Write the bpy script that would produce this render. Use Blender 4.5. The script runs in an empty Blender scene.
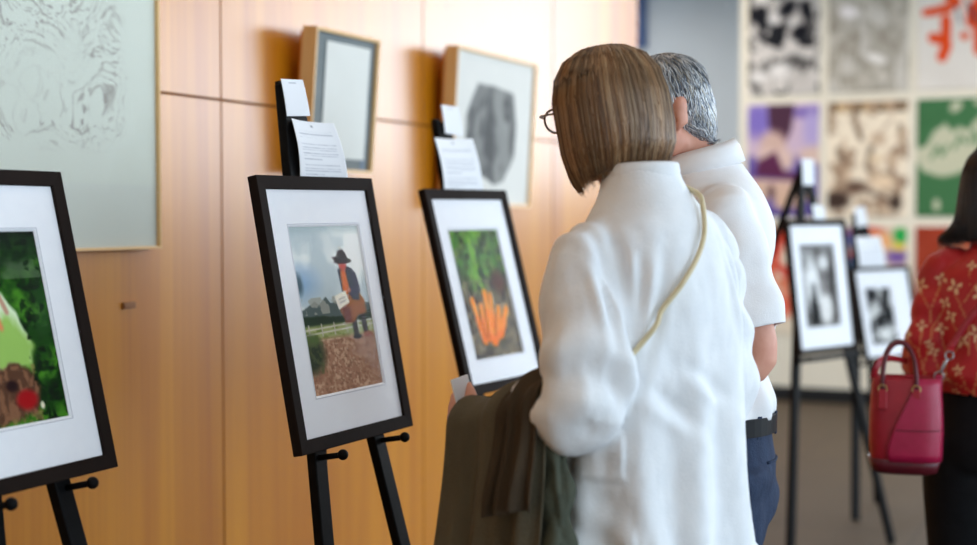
import bpy, bmesh, math, random
import numpy as np
from mathutils import Vector, Matrix
random.seed(7)
rng = np.random.default_rng(7)
C = bpy.context.scene.collection
R = math.radians

# ------------------------------------------------------------------ helpers
def lin(c):
    c = np.asarray(c, float) / 255.0
    return np.where(c <= 0.04045, c / 12.92, ((c + 0.055) / 1.055) ** 2.4)

def L4(c):
    return (*[float(v) for v in lin(c)], 1.0)

def tag(o, label=None, cat=None, group=None, kind=None):
    if label: o['label'] = label
    if cat: o['category'] = cat
    if group: o['group'] = group
    if kind: o['kind'] = kind
    return o

def empty(name, loc=(0, 0, 0), rz=0.0):
    o = bpy.data.objects.new(name, None)
    C.objects.link(o)
    o.location = loc
    o.rotation_euler = (0, 0, rz)
    o.empty_display_size = 0.1
    return o

class MB:
    """collects vertices and faces of one mesh"""
    def __init__(s):
        s.v = []; s.f = []
    def add(s, v, f):
        n = len(s.v)
        s.v += [tuple(float(c) for c in p) for p in v]
        s.f += [tuple(i + n for i in q) for q in f]
        return s
    def box(s, lo, hi, M=None):
        x0, y0, z0 = lo; x1, y1, z1 = hi
        v = [(x0,y0,z0),(x1,y0,z0),(x1,y1,z0),(x0,y1,z0),(x0,y0,z1),(x1,y0,z1),(x1,y1,z1),(x0,y1,z1)]
        if M is not None: v = [M @ Vector(p) for p in v]
        return s.add(v, [(0,3,2,1),(4,5,6,7),(0,1,5,4),(1,2,6,5),(2,3,7,6),(3,0,4,7)])
    def beam(s, a, b, w, t, nrm):
        """rectangular bar from a to b, width w across, thickness t along nrm"""
        a = Vector(a); b = Vector(b); d = (b - a).normalized()
        n = Vector(nrm); n = (n - d * n.dot(d)).normalized(); q = d.cross(n)
        v = []
        for p in (a, b):
            for i, j in ((-1,-1),(1,-1),(1,1),(-1,1)):
                v.append(p + q * i * w / 2 + n * j * t / 2)
        return s.add(v, [(0,1,2,3),(7,6,5,4),(0,4,5,1),(1,5,6,2),(2,6,7,3),(3,7,4,0)])
    def tube(s, pts, rad, n=12, smooth=0, flat=1.0, up=None):
        pts = [Vector(p) for p in pts]
        rad = [r if isinstance(r, (tuple, list)) else (r, r * flat) for r in rad]
        if smooth:
            pts, rad = crom(pts, rad, smooth)
        frames = []
        ref = Vector(up) if up is not None else None
        prev = None
        for i in range(len(pts)):
            d = (pts[min(i+1, len(pts)-1)] - pts[max(i-1, 0)]).normalized()
            if ref is not None: x = ref - d * ref.dot(d)
            elif prev is None:
                x = Vector((1,0,0)) if abs(d.x) < 0.8 else Vector((0,1,0))
                x = x - d * x.dot(d)
            else: x = prev - d * prev.dot(d)
            x.normalize(); prev = x
            frames.append((x, d.cross(x)))
        v = []; f = []
        for i, p in enumerate(pts):
            x, y = frames[i]
            for k in range(n):
                t = 2 * math.pi * k / n
                v.append(p + x * math.cos(t) * rad[i][0] + y * math.sin(t) * rad[i][1])
        for i in range(len(pts) - 1):
            for k in range(n):
                a = i*n+k; b = i*n+(k+1) % n
                f.append((a, b, b+n, a+n))
        m = len(v); v.append(pts[0]); v.append(pts[-1])
        for k in range(n):
            f.append((m, (k+1) % n, k))
            e = (len(pts)-1)*n
            f.append((m+1, e+k, e+(k+1) % n))
        return s.add(v, f)
    def ell(s, c, r, M=None, nu=20, nv=12):
        v = []; f = []
        M = M or Matrix.Identity(3)
        c = Vector(c)
        for i in range(1, nv):
            ph = math.pi * i / nv
            for k in range(nu):
                t = 2*math.pi*k/nu
                v.append(c + M @ Vector((r[0]*math.sin(ph)*math.cos(t), r[1]*math.sin(ph)*math.sin(t), r[2]*math.cos(ph))))
        for i in range(nv-2):
            for k in range(nu):
                a = i*nu+k; b = i*nu+(k+1) % nu
                f.append((a, a+nu, b+nu, b))
        m = len(v); v.append(c + M @ Vector((0,0,r[2]))); v.append(c + M @ Vector((0,0,-r[2])))
        for k in range(nu):
            f.append((m, k, (k+1) % nu))
            e = (nv-2)*nu
            f.append((m+1, e+(k+1) % nu, e+k))
        return s.add(v, f)
    def stack(s, secs, n=40, sub=5, p=2.3):
        """closed body of superellipse sections (z, cx, cy, rx, ry)"""
        a = [Vector((q[1], q[2], q[0])) for q in secs]
        a, r = crom(a, [(q[3], q[4]) for q in secs], sub)
        v = []; f = []
        for c, (rx, ry) in zip(a, r):
            for k in range(n):
                t = 2*math.pi*k/n
                ct, st = math.cos(t), math.sin(t)
                v.append((c.x + rx*math.copysign(abs(ct)**(2/p), ct), c.y + ry*math.copysign(abs(st)**(2/p), st), c.z))
        for i in range(len(a)-1):
            for k in range(n):
                q0 = i*n+k; q1 = i*n+(k+1) % n
                f.append((q0, q1, q1+n, q0+n))
        m = len(v); v.append(a[0]); v.append(a[-1])
        for k in range(n):
            f.append((m, (k+1) % n, k)); e = (len(a)-1)*n
            f.append((m+1, e+k, e+(k+1) % n))
        return s.add(v, f)
    def mesh(s, name):
        me = bpy.data.meshes.new(name)
        me.from_pydata(s.v, [], s.f)
        bm = bmesh.new(); bm.from_mesh(me)
        bmesh.ops.recalc_face_normals(bm, faces=bm.faces)
        bm.to_mesh(me); bm.free()
        return me
    def build(s, name, mat, parent=None, smooth=False, bevel=0, seg=2):
        me = s.mesh(name)
        return link(name, me, mat, parent, smooth, bevel, seg)

def link(name, me, mat, parent=None, smooth=False, bevel=0, seg=2):
    o = bpy.data.objects.new(name, me)
    C.objects.link(o)
    if mat is not None: me.materials.append(mat)
    if smooth: me.polygons.foreach_set('use_smooth', [True]*len(me.polygons))
    if bevel:
        b = o.modifiers.new('bevel', 'BEVEL'); b.width = bevel; b.segments = seg; b.limit_method = 'ANGLE'
    if parent is not None: o.parent = parent
    return o

def crom(pts, rad, sub):
    P = [Vector(p) for p in pts]; out = []; ro = []
    n = len(P)
    for i in range(n-1):
        p0 = P[max(i-1,0)]; p1 = P[i]; p2 = P[i+1]; p3 = P[min(i+2,n-1)]
        r0 = rad[max(i-1,0)]; r1 = rad[i]; r2 = rad[i+1]; r3 = rad[min(i+2,n-1)]
        for k in range(sub):
            t = k/sub
            def c(a,b,cc,d): return 0.5*((2*b)+(-a+cc)*t+(2*a-5*b+4*cc-d)*t*t+(-a+3*b-3*cc+d)*t*t*t)
            out.append(Vector([c(p0[j],p1[j],p2[j],p3[j]) for j in range(3)]))
            ro.append(tuple(max(1e-4, c(r0[j],r1[j],r2[j],r3[j])) for j in range(2)))
    out.append(P[-1].copy()); ro.append(tuple(rad[-1]))
    return out, ro

def remesh(me, voxel, smooth_it=6, fac=0.5):
    """fuse overlapping closed shapes into one continuous surface"""
    o = bpy.data.objects.new('tmp', me); C.objects.link(o)
    m = o.modifiers.new('r', 'REMESH'); m.mode = 'VOXEL'; m.voxel_size = voxel; m.use_smooth_shade = True
    if smooth_it:
        s = o.modifiers.new('s', 'SMOOTH'); s.factor = fac; s.iterations = smooth_it
    dg = bpy.context.evaluated_depsgraph_get(); dg.update()
    out = bpy.data.meshes.new_from_object(o.evaluated_get(dg))
    bpy.data.objects.remove(o); bpy.data.meshes.remove(me)
    return out

def coords(me):
    a = np.empty(len(me.vertices)*3); me.vertices.foreach_get('co', a); return a.reshape(-1, 3)
def normals(me):
    a = np.empty(len(me.vertices)*3); me.vertex_normals.foreach_get('vector', a); return a.reshape(-1, 3)
def setco(me, a):
    me.vertices.foreach_set('co', np.ascontiguousarray(a, dtype=float).ravel()); me.update()

def cut(me, keepfn):
    """drop the faces whose centre fails keepfn (opens cuffs, hems and necks)"""
    bm = bmesh.new(); bm.from_mesh(me)
    kill = [f for f in bm.faces if not keepfn(f.calc_center_median())]
    bmesh.ops.delete(bm, geom=kill, context='FACES')
    bm.to_mesh(me); bm.free()
    return me

def opening(me, c, d, rad, xmin=0.0):
    """cleanly open a sleeve end, hem or neck: cut across at c and drop what lies beyond"""
    c = Vector(c); d = Vector(d).normalized()
    bm = bmesh.new(); bm.from_mesh(me)
    near = lambda p: ((p-c) - d*(p-c).dot(d)).length < rad and abs((p-c).dot(d)) < rad
    vs = [v for v in bm.verts if near(v.co)]; sv = set(vs)
    es = [e for e in bm.edges if e.verts[0] in sv or e.verts[1] in sv]; fs = [f for f in bm.faces if any(v in sv for v in f.verts)]
    bmesh.ops.bisect_plane(bm, geom=vs+es+fs, plane_co=c, plane_no=d)
    kill = [f for f in bm.faces if near(f.calc_center_median()) and abs(f.calc_center_median().x) >= xmin and (f.calc_center_median()-c).dot(d) > 1e-6]
    bmesh.ops.delete(bm, geom=kill, context='FACES')
    bm.to_mesh(me); bm.free()
    return me

def thick(o, t, off=-1):
    m = o.modifiers.new('cloth', 'SOLIDIFY'); m.thickness = t; m.offset = off
    return o

# value noise in numpy
def hash3(i, j, k, seed):
    n = (i*374761393 + j*668265263 + k*2147483647 + seed*1274126177) & 0x7fffffff
    n = ((n ^ (n >> 13)) * 1274126177) & 0x7fffffff
    return ((n ^ (n >> 16)) & 0xffff) / 65535.0
def vnoise(x, y, z=0.0, seed=0):
    x = np.asarray(x, float); y = np.asarray(y, float); z = np.zeros_like(x) + z
    i = np.floor(x).astype(np.int64); j = np.floor(y).astype(np.int64); k = np.floor(z).astype(np.int64)
    u = x-i; v = y-j; w = z-k
    u = u*u*(3-2*u); v = v*v*(3-2*v); w = w*w*(3-2*w)
    r = 0
    for a in (0,1):
        for b in (0,1):
            for c in (0,1):
                r = r + hash3(i+a, j+b, k+c, seed)*(u if a else 1-u)*(v if b else 1-v)*(w if c else 1-w)
    return r
def fbm(x, y, z=0.0, seed=0, o=4):
    r = 0; a = 0.5; s = 0
    for q in range(o):
        r = r + a*vnoise(x*2**q, y*2**q, (z*2**q if not np.isscalar(z) or z else 0.0), seed+q); s += a; a *= 0.5
    return r/s

# ------------------------------------------------------------------ materials
def principled(name, col, rough=0.5, spec=0.5, metal=0.0, **kw):
    m = bpy.data.materials.new(name); m.use_nodes = True
    b = m.node_tree.nodes['Principled BSDF']
    b.inputs['Base Color'].default_value = L4(col)
    b.inputs['Roughness'].default_value = rough
    b.inputs['Specular IOR Level'].default_value = spec
    b.inputs['Metallic'].default_value = metal
    for k, v in kw.items():
        b.inputs[k.replace('_', ' ')].default_value = v
    return m

def noisy(name, c1, c2, scale=(8,8,8), rough=0.6, bump=0.0, detail=5, spec=0.4, bscale=None, **kw):
    m = principled(name, c1, rough, spec, **kw)
    nt = m.node_tree; N = nt.nodes; b = N['Principled BSDF']
    tc = N.new('ShaderNodeTexCoord'); mp = N.new('ShaderNodeMapping'); mp.inputs['Scale'].default_value = scale
    no = N.new('ShaderNodeTexNoise'); no.inputs['Scale'].default_value = 1.0; no.inputs['Detail'].default_value = detail
    cr = N.new('ShaderNodeValToRGB')
    cr.color_ramp.elements[0].color = L4(c1); cr.color_ramp.elements[1].color = L4(c2)
    cr.color_ramp.elements[0].position = 0.3; cr.color_ramp.elements[1].position = 0.7
    nt.links.new(tc.outputs['Object'], mp.inputs['Vector']); nt.links.new(mp.outputs[0], no.inputs['Vector'])
    nt.links.new(no.outputs['Fac'], cr.inputs[0]); nt.links.new(cr.outputs[0], b.inputs['Base Color'])
    if bump:
        n2 = N.new('ShaderNodeTexNoise'); n2.inputs['Scale'].default_value = bscale or 60; n2.inputs['Detail'].default_value = 3
        nt.links.new(tc.outputs['Object'], n2.inputs['Vector'])
        bp = N.new('ShaderNodeBump'); bp.inputs['Strength'].default_value = bump; bp.inputs['Distance'].default_value = 0.01
        nt.links.new(n2.outputs['Fac'], bp.inputs['Height']); nt.links.new(bp.outputs[0], b.inputs['Normal'])
    return m

def attr_mat(name, rough=0.6, spec=0.3, bump=0, bscale=300, sheen=0):
    m = principled(name, (128,128,128), rough, spec)
    nt = m.node_tree; N = nt.nodes
    a = N.new('ShaderNodeAttribute'); a.attribute_name = 'print'
    nt.links.new(a.outputs['Color'], N['Principled BSDF'].inputs['Base Color'])
    if sheen: N['Principled BSDF'].inputs['Sheen Weight'].default_value = sheen
    return m

def wood_wall_mat():
    m = principled('maple_veneer', (205,140,70), 0.4, 0.5)
    nt = m.node_tree; N = nt.nodes; b = N['Principled BSDF']; lk = nt.links.new
    tc = N.new('ShaderNodeTexCoord')
    mp = N.new('ShaderNodeMapping'); mp.inputs['Scale'].default_value = (1, 9, 0.35)
    n1 = N.new('ShaderNodeTexNoise'); n1.inputs['Scale'].default_value = 1.0; n1.inputs['Detail'].default_value = 4; n1.inputs['Distortion'].default_value = 0.6
    mp2 = N.new('ShaderNodeMapping'); mp2.inputs['Scale'].default_value = (1, 90, 1.6)
    n2 = N.new('ShaderNodeTexNoise'); n2.inputs['Scale'].default_value = 1.0; n2.inputs['Detail'].default_value = 5
    # flat leaves of veneer, each of a slightly different tone
    sep = N.new('ShaderNodeSeparateXYZ'); mul = N.new('ShaderNodeMath'); mul.operation = 'MULTIPLY'; mul.inputs[1].default_value = 6.1
    fl = N.new('ShaderNodeMath'); fl.operation = 'FLOOR'; wn = N.new('ShaderNodeTexWhiteNoise'); wn.noise_dimensions = '1D'
    lk(tc.outputs['Object'], sep.inputs[0]); lk(sep.outputs['Y'], mul.inputs[0]); lk(mul.outputs[0], fl.inputs[0]); lk(fl.outputs[0], wn.inputs['W'])
    lk(tc.outputs['Object'], mp.inputs[0]); lk(mp.outputs[0], n1.inputs['Vector'])
    lk(tc.outputs['Object'], mp2.inputs[0]); lk(mp2.outputs[0], n2.inputs['Vector'])
    cr = N.new('ShaderNodeValToRGB'); e = cr.color_ramp.elements
    e[0].position = 0.25; e[0].color = L4(WOOD[0]); e[1].position = 0.78; e[1].color = L4(WOOD[1])
    ad = N.new('ShaderNodeMath'); ad.operation = 'MULTIPLY_ADD'; ad.inputs[1].default_value = 0.30
    ad2 = N.new('ShaderNodeMath'); ad2.operation = 'MULTIPLY_ADD'; ad2.inputs[1].default_value = 0.18; 
    lk(n2.outputs['Fac'], ad.inputs[0]); lk(n1.outputs['Fac'], ad.inputs[2])
    lk(wn.outputs['Value'], ad2.inputs[0]); lk(ad.outputs[0], ad2.inputs[2])
    sb = N.new('ShaderNodeMath'); sb.operation = 'SUBTRACT'; sb.inputs[1].default_value = 0.24
    lk(ad2.outputs[0], sb.inputs[0]); lk(sb.outputs[0], cr.inputs[0]); lk(cr.outputs[0], b.inputs['Base Color'])
    return m
WOOD = ((180,102,2), (212,138,14))
M = {}
M['wood_wall'] = wood_wall_mat()
M['wood_wall'].node_tree.nodes['Principled BSDF'].inputs['Roughness'].default_value = 0.34
b_ = M['wood_wall'].node_tree.nodes['Principled BSDF']; b_.inputs['Coat Weight'].default_value = .5; b_.inputs['Coat Roughness'].default_value = .27
M['seam'] = principled('seam_brown', (120,70,30), 0.8, 0.2)
M['white_wall'] = noisy('plaster', (228,218,200), (232,223,206), (2,2,2), 0.75, 0.05)
M['grey_wall'] = noisy('grey_plaster', (186,194,202), (190,198,206), (2,2,2), 0.75, 0.05)
M['ceiling'] = principled('ceiling_white', (235,235,232), 0.9, 0.2)
M['base'] = principled('black_baseboard', (22,22,24), 0.5, 0.4)
M['black'] = noisy('black_frame', (32,25,22), (38,30,27), (4,4,60), 0.6, 0.04, spec=0.03)
M['easel'] = noisy('black_lacquered_wood', (12,12,13), (18,18,20), (4,4,30), 0.5, 0.05, spec=0.08)
M['mat'] = noisy('white_mat_board', (242,243,249), (245,246,251), (40,40,40), 0.8, 0.02, spec=.15)
M['paper'] = principled('white_paper', (236,238,243), 0.7, 0.3)
M['print'] = attr_mat('photo_print', 0.6, 0.08)
M['poster'] = attr_mat('printed_poster', 0.8, 0.1)
M['oak'] = noisy('light_oak', (196,142,84), (214,164,106), (3,3,40), 0.45, 0.05)
M['oak_side'] = noisy('amber_oak', (222,138,40), (230,152,54), (3,3,40), 0.5, 0.05)
M['oak_light'] = noisy('pale_maple_frame', (226,180,118), (234,194,136), (3,3,40), 0.45, 0.05)
M['skin'] = noisy('skin', (214,150,128), (222,164,142), (30,30,30), 0.5, 0.03, spec=0.4, Subsurface_Weight=0.0)
M['skin_dark'] = noisy('skin_tan', (196,140,112), (204,150,122), (30,30,30), 0.5, 0.03, spec=0.4)
M['linen'] = noisy('white_linen', (232,234,238), (240,241,244), (25,25,25), 0.85, 0.12, spec=0.2, bscale=260)
M['polo'] = noisy('white_pique', (240,238,240), (246,245,247), (25,25,25), 0.8, 0.1, spec=0.2, bscale=300)
M['navy'] = noisy('navy_cotton', (42,52,74), (52,64,88), (60,60,20), 0.8, 0.2, spec=0.2, bscale=200)
M['black_cloth'] = noisy('black_cloth', (16,16,19), (22,22,26), (30,30,30), 0.8, 0.15, spec=0.2, bscale=150)
M['beige_cloth'] = noisy('beige_cloth', (196,184,164), (204,194,176), (30,30,30), 0.85, 0.15, spec=0.2, bscale=150)
M['belt'] = principled('black_leather', (14,14,17), 0.5, 0.2)
M['shoe'] = principled('dark_shoe', (40,34,30), 0.4, 0.5)
M['olive'] = noisy('olive_cloth', (84,77,62), (100,93,76), (14,14,5), 0.82, 0.2, spec=0.25, bscale=180)
M['olive_lining'] = noisy('brown_lining', (62,50,36), (72,58,42), (14,14,5), 0.8, 0.15, spec=0.25, bscale=180)
M['olive_sleeve'] = noisy('grey_green_cloth', (72,76,64), (84,88,76), (14,14,5), 0.82, 0.2, spec=0.25, bscale=180)
M['hair'] = attr_mat('hair', 0.42, 0.5)
M['red_silk'] = attr_mat('red_floral', 0.45, 0.4, sheen=0.1)
M['bag_red'] = noisy('red_leather', (150,18,36), (166,24,42), (30,30,30), 0.38, 0.12, spec=0.5, bscale=300)
M['bag_magenta'] = noisy('magenta_leather', (160,14,60), (172,20,68), (30,30,30), 0.35, 0.1, spec=0.5, bscale=300)
M['bag_dark'] = noisy('maroon_leather', (84,10,26), (94,14,30), (30,30,30), 0.4, 0.1, spec=0.5, bscale=300)
M['bag_orange'] = principled('orange_lining', (226,140,40), 0.7, 0.2)
M['brass'] = principled('brass', (190,160,110), 0.3, 0.5, 1.0)
M['steel'] = principled('steel', (170,170,175), 0.3, 0.5, 1.0)
M['strap'] = noisy('cream_leather', (206,190,150), (216,200,164), (60,60,60), 0.5, 0.05)
M['eye'] = principled('eye_white', (235,232,228), 0.2, 0.5)
M['iris'] = principled('iris', (60,44,32), 0.2, 0.5)
M['glasses'] = principled('glasses_frame', (110,84,54), 0.3, 0.5)
M['blue_panel'] = principled('dark_blue_panel', (64,88,132), 0.3, 0.5)
M['teal_mount'] = noisy('grey_teal_mount', (96,108,110), (128,132,132), (3,6,3), 0.7, 0.02)
M['window_frame'] = principled('window_aluminium', (150,152,156), 0.4, 0.5, 0.6)
M['plaque'] = principled('brown_plaque', (150,96,50), 0.5, 0.4)

def glass_mat():
    m = bpy.data.materials.new('picture_glass'); m.use_nodes = True
    nt = m.node_tree; N = nt.nodes
    N.remove(N['Principled BSDF'])
    out = N['Material Output']; mix = N.new('ShaderNodeMixShader'); tr = N.new('ShaderNodeBsdfTransparent'); gl = N.new('ShaderNodeBsdfGlossy')
    gl.inputs['Roughness'].default_value = 0.04
    lw = N.new('ShaderNodeLayerWeight'); pw = N.new('ShaderNodeMath'); pw.operation = 'POWER'; pw.inputs[1].default_value = 5
    ma = N.new('ShaderNodeMath'); ma.operation = 'MULTIPLY_ADD'; ma.inputs[1].default_value = .12; ma.inputs[2].default_value = .001
    nt.links.new(lw.outputs['Facing'], pw.inputs[0]); nt.links.new(pw.outputs[0], ma.inputs[0])
    nt.links.new(ma.outputs[0], mix.inputs[0]); nt.links.new(tr.outputs[0], mix.inputs[1]); nt.links.new(gl.outputs[0], mix.inputs[2])
    nt.links.new(mix.outputs[0], out.inputs[0])
    return m
M['glass'] = glass_mat()

def floor_mat():
    m = principled('floor_tile', (112,98,80), 0.55, 0.3)
    nt = m.node_tree; N = nt.nodes; b = N['Principled BSDF']; lk = nt.links.new
    tc = N.new('ShaderNodeTexCoord'); br = N.new('ShaderNodeTexBrick')
    br.offset = 0; br.inputs['Scale'].default_value = 1.0; br.inputs['Brick Width'].default_value = 0.9; br.inputs['Row Height'].default_value = 0.9
    br.inputs['Mortar Size'].default_value = 0.006
    br.inputs['Color1'].default_value = L4((76,62,46)); br.inputs['Color2'].default_value = L4((71,58,43)); br.inputs['Mortar'].default_value = L4((50,40,30))
    no = N.new('ShaderNodeTexNoise'); no.inputs['Scale'].default_value = 5; no.inputs['Detail'].default_value = 6
    mx = N.new('ShaderNodeMix'); mx.data_type = 'RGBA'; mx.blend_type = 'MULTIPLY'; mx.inputs['Factor'].default_value = 0.35
    lk(tc.outputs['Object'], br.inputs['Vector']); lk(tc.outputs['Object'], no.inputs['Vector'])
    lk(br.outputs['Color'], mx.inputs['A']); lk(no.outputs['Fac'], mx.inputs['B']); lk(mx.outputs['Result'], b.inputs['Base Color'])
    return m
M['floor'] = floor_mat()

# ------------------------------------------------------------------ the room
def structure(name, mb, mat, **k):
    o = mb.build(name, mat, **k); o['kind'] = 'structure'; return o
X0, X1, YB, YF, H = -2.3, 6.0, -3.0, 10.55, 3.7
FX0, FX1, FZ0, FZ1 = -.55, 5.8, 1.65, 3.55   # unseen windows added in the far wall, reflected as sheen on the wood
YE = 6.62                                   # where the panelled wall ends
structure('floor', MB().box((-5.2, YB-.2, -0.1), (X1+.3, 11.6, 0)), M['floor'])
structure('ceiling', MB().box((-5.2, YB-.2, H), (X1+.3, 11.6, H+.1)), M['ceiling'])
# panelled wall: backing plus butt-jointed veneer panels
w = MB().box((X0-.2, YB, 0), (X0-.012, YE, H))
structure('wall_left', w, M['seam'])
g = 0.003
ys = [YB] + [3.169 + 1.181*k for k in range(-5, 3)] + [YE]
ys = sorted(set(y for y in ys if YB <= y <= YE))
zs = [0.0, 1.718, H]
pn = MB()
for a, b in zip(ys[:-1], ys[1:]):
    for c, d in zip(zs[:-1], zs[1:]):
        pn.box((X0-.014, a+g, c+(g if c else 0)), (X0, b-g, d-g))
structure('trim_1', pn, M['wood_wall'], bevel=0.001)['label'] = 'maple veneer wall panels with dark seams'
structure('wall_side', MB().box((-5.2, YE, 0), (-5.0, 11.5, H)).box((-5.0, YE, 0), (X0-.2, YE+.1, H)), M['grey_wall'])
structure('wall_back', MB().box((-5.2, 11.3, 0), (-2.6, 11.5, H)), M['grey_wall'])
structure('wall_far', MB().box((-2.84, YF, 0), (FX0, YF+.15, H)).box((FX0, YF, 0), (X1+.2, YF+.15, FZ0)).box((FX0, YF, FZ1), (X1+.2, YF+.15, H)).box((FX1, YF, FZ0), (X1+.2, YF+.15, FZ1)), M['white_wall'])
f = MB()
for k in range(6):
    xx = FX0 + (FX1-FX0-.05)*k/5; f.box((xx, YF+.04, FZ0), (xx+.05, YF+.1, FZ1))
for zz_ in (FZ0, 2.55, FZ1-.05): f.box((FX0, YF+.04, zz_), (FX1, YF+.1, zz_+.05))
structure('window_6', f, principled('window_bronze', (150,152,156), .4))
structure('wall_behind', MB().box((X0-.2, YB-.15, 0), (X1+.2, YB, H)), M['white_wall'])
structure('baseboard_far', MB().box((-2.85, YF-.015, 0), (X1, YF, 0.11)), M['base'], bevel=0.003)
structure('baseboard_back', MB().box((-5.0, 11.285, 0), (-2.6, 11.3, 0.11)), M['base'], bevel=0.003)
# glazed right-hand wall
rw = MB().box((X1, YB, 0), (X1+.2, YF, 0.45)).box((X1, YB, 3.45), (X1+.2, YF, H))
bays = [(-2.6, -0.4), (0.0, 2.4), (2.8, 5.2), (5.6, 8.0), (8.2, 10.4)]
prev = YB
for a, b in bays:
    rw.box((X1, prev, .45), (X1+.2, a, 3.45)); prev = b
rw.box((X1, prev, .45), (X1+.2, YF, 3.45))
structure('wall_right', rw, M['white_wall'])
for i, (a, b) in enumerate(bays):
    f = MB()
    for lo, hi in (((a,.45),(a+.06,3.45)), ((b-.06,.45),(b,3.45)), ((a,.45),(b,.51)), ((a,3.39),(b,3.45)), (((a+b)/2-.03,.45),((a+b)/2+.03,3.45)), ((a,2.5),(b,2.55))):
        f.box((X1+.05, lo[0], lo[1]), (X1+.11, hi[0], hi[1]))
    wf = structure('window_%d' % (i+1), f, M['window_frame'], bevel=0.004)

# ------------------------------------------------------------------ painted sheets
class Pic:
    def __init__(s, w, h, col):
        s.w, s.h = w, h
        s.u, s.v = np.meshgrid((np.arange(w))/(w-1), (np.arange(h))/(h-1))
        s.c = np.zeros((h, w, 3)) + np.array(col, float)
        s.asp = h / w
    def mix(s, m, col):
        m = np.clip(m, 0, 1)[..., None]; s.c = s.c*(1-m) + np.array(col, float)*m; return s
    def sm(s, d, soft): return np.clip(0.5 - d/max(soft, 1e-6), 0, 1)
    def ell(s, cx, cy, rx, ry, col, soft=0.15, rot=0, a=1.0):
        x = s.u-cx; y = (s.v-cy)*s.asp; r = R(rot)
        X = x*math.cos(r)+y*math.sin(r); Y = -x*math.sin(r)+y*math.cos(r)
        d = np.sqrt((X/rx)**2+(Y/(ry*s.asp))**2)-1
        return s.mix(s.sm(d, soft*2)*a, col)
    def poly(s, pts, col, soft=0.01, a=1.0, wob=0, seed=1):
        u = s.u; v = s.v
        if wob:
            u = u + (fbm(s.u*9, s.v*9, 0, seed)-.5)*wob; v = v + (fbm(s.u*9, s.v*9, 0, seed+9)-.5)*wob
        ins = np.zeros(u.shape, bool); dm = np.full(u.shape, 9.0)
        for (x1,y1),(x2,y2) in zip(pts, pts[1:]+pts[:1]):
            cr = ((y1 > v) != (y2 > v)) & (u < (x2-x1)*(v-y1)/((y2-y1) or 1e-9)+x1)
            ins ^= cr
            dm = np.minimum(dm, s.seg(u, v, x1,y1,x2,y2))
        return s.mix(s.sm(np.where(ins, -dm, dm), soft)*a, col)
    def seg(s, u, v, x1,y1,x2,y2):
        A = s.asp; dx = x2-x1; dy = (y2-y1)*A; L = dx*dx+dy*dy+1e-12
        t = np.clip(((u-x1)*dx+(v-y1)*A*dy)/L, 0, 1)
        return np.hypot(u-x1-t*dx, (v-y1)*A-t*dy)
    def stroke(s, pts, w, col, soft=0.012, a=1.0, wob=0, seed=3):
        u = s.u; v = s.v
        if wob:
            u = u + (fbm(s.u*9, s.v*9, 0, seed)-.5)*wob; v = v + (fbm(s.u*9, s.v*9, 0, seed+9)-.5)*wob
        d = np.full(u.shape, 9.0)
        for p, q in zip(pts[:-1], pts[1:]): d = np.minimum(d, s.seg(u, v, *p, *q))
        return s.mix(s.sm(d-w/2, soft)*a, col)
    def noise(s, amp, fx, fy, seed=0, o=4, tint=(1,1,1)):
        n = (fbm(s.u*fx, s.v*fy, 0, seed, o)-.5)*2*amp
        s.c = s.c + n[..., None]*np.array(tint); return s
    def blot(s, fx, fy, thr, soft, col, seed=0, mask=None, o=4, a=1.0):
        m = np.clip((fbm(s.u*fx, s.v*fy, 0, seed, o)-thr)/soft, 0, 1)*a
        if mask is not None: m = m*mask
        return s.mix(m, col)
    def band(s, v0, v1, col, soft=0.02, a=1.0):
        return s.mix(np.clip((s.v-v0)/soft+.5, 0, 1)*np.clip((v1-s.v)/soft+.5, 0, 1)*a, col)
    def rgb(s): return np.clip(s.c, 0, 255)

def sheet(name, pic, P, mat, parent=None, thickness=0):
    """grid mesh coloured per vertex by the picture; P(u, v) gives the 3-D point"""
    h, w = pic.h, pic.w
    pts = np.array(P(pic.u, pic.v)).reshape(3, -1).T
    f = [(j*w+i, (j+1)*w+i, (j+1)*w+i+1, j*w+i+1) for j in range(h-1) for i in range(w-1)]
    me = bpy.data.meshes.new(name)
    me.from_pydata(pts.tolist(), [], f)
    at = me.color_attributes.new('print', 'FLOAT_COLOR', 'POINT')
    c = np.ones((h*w, 4)); c[:, :3] = lin(pic.rgb()).reshape(-1, 3)
    at.data.foreach_set('color', c.ravel())
    o = link(name, me, mat, parent, smooth=True)
    if thickness:
        m = o.modifiers.new('t', 'SOLIDIFY'); m.thickness = thickness; m.offset = -1
    return o

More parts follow.
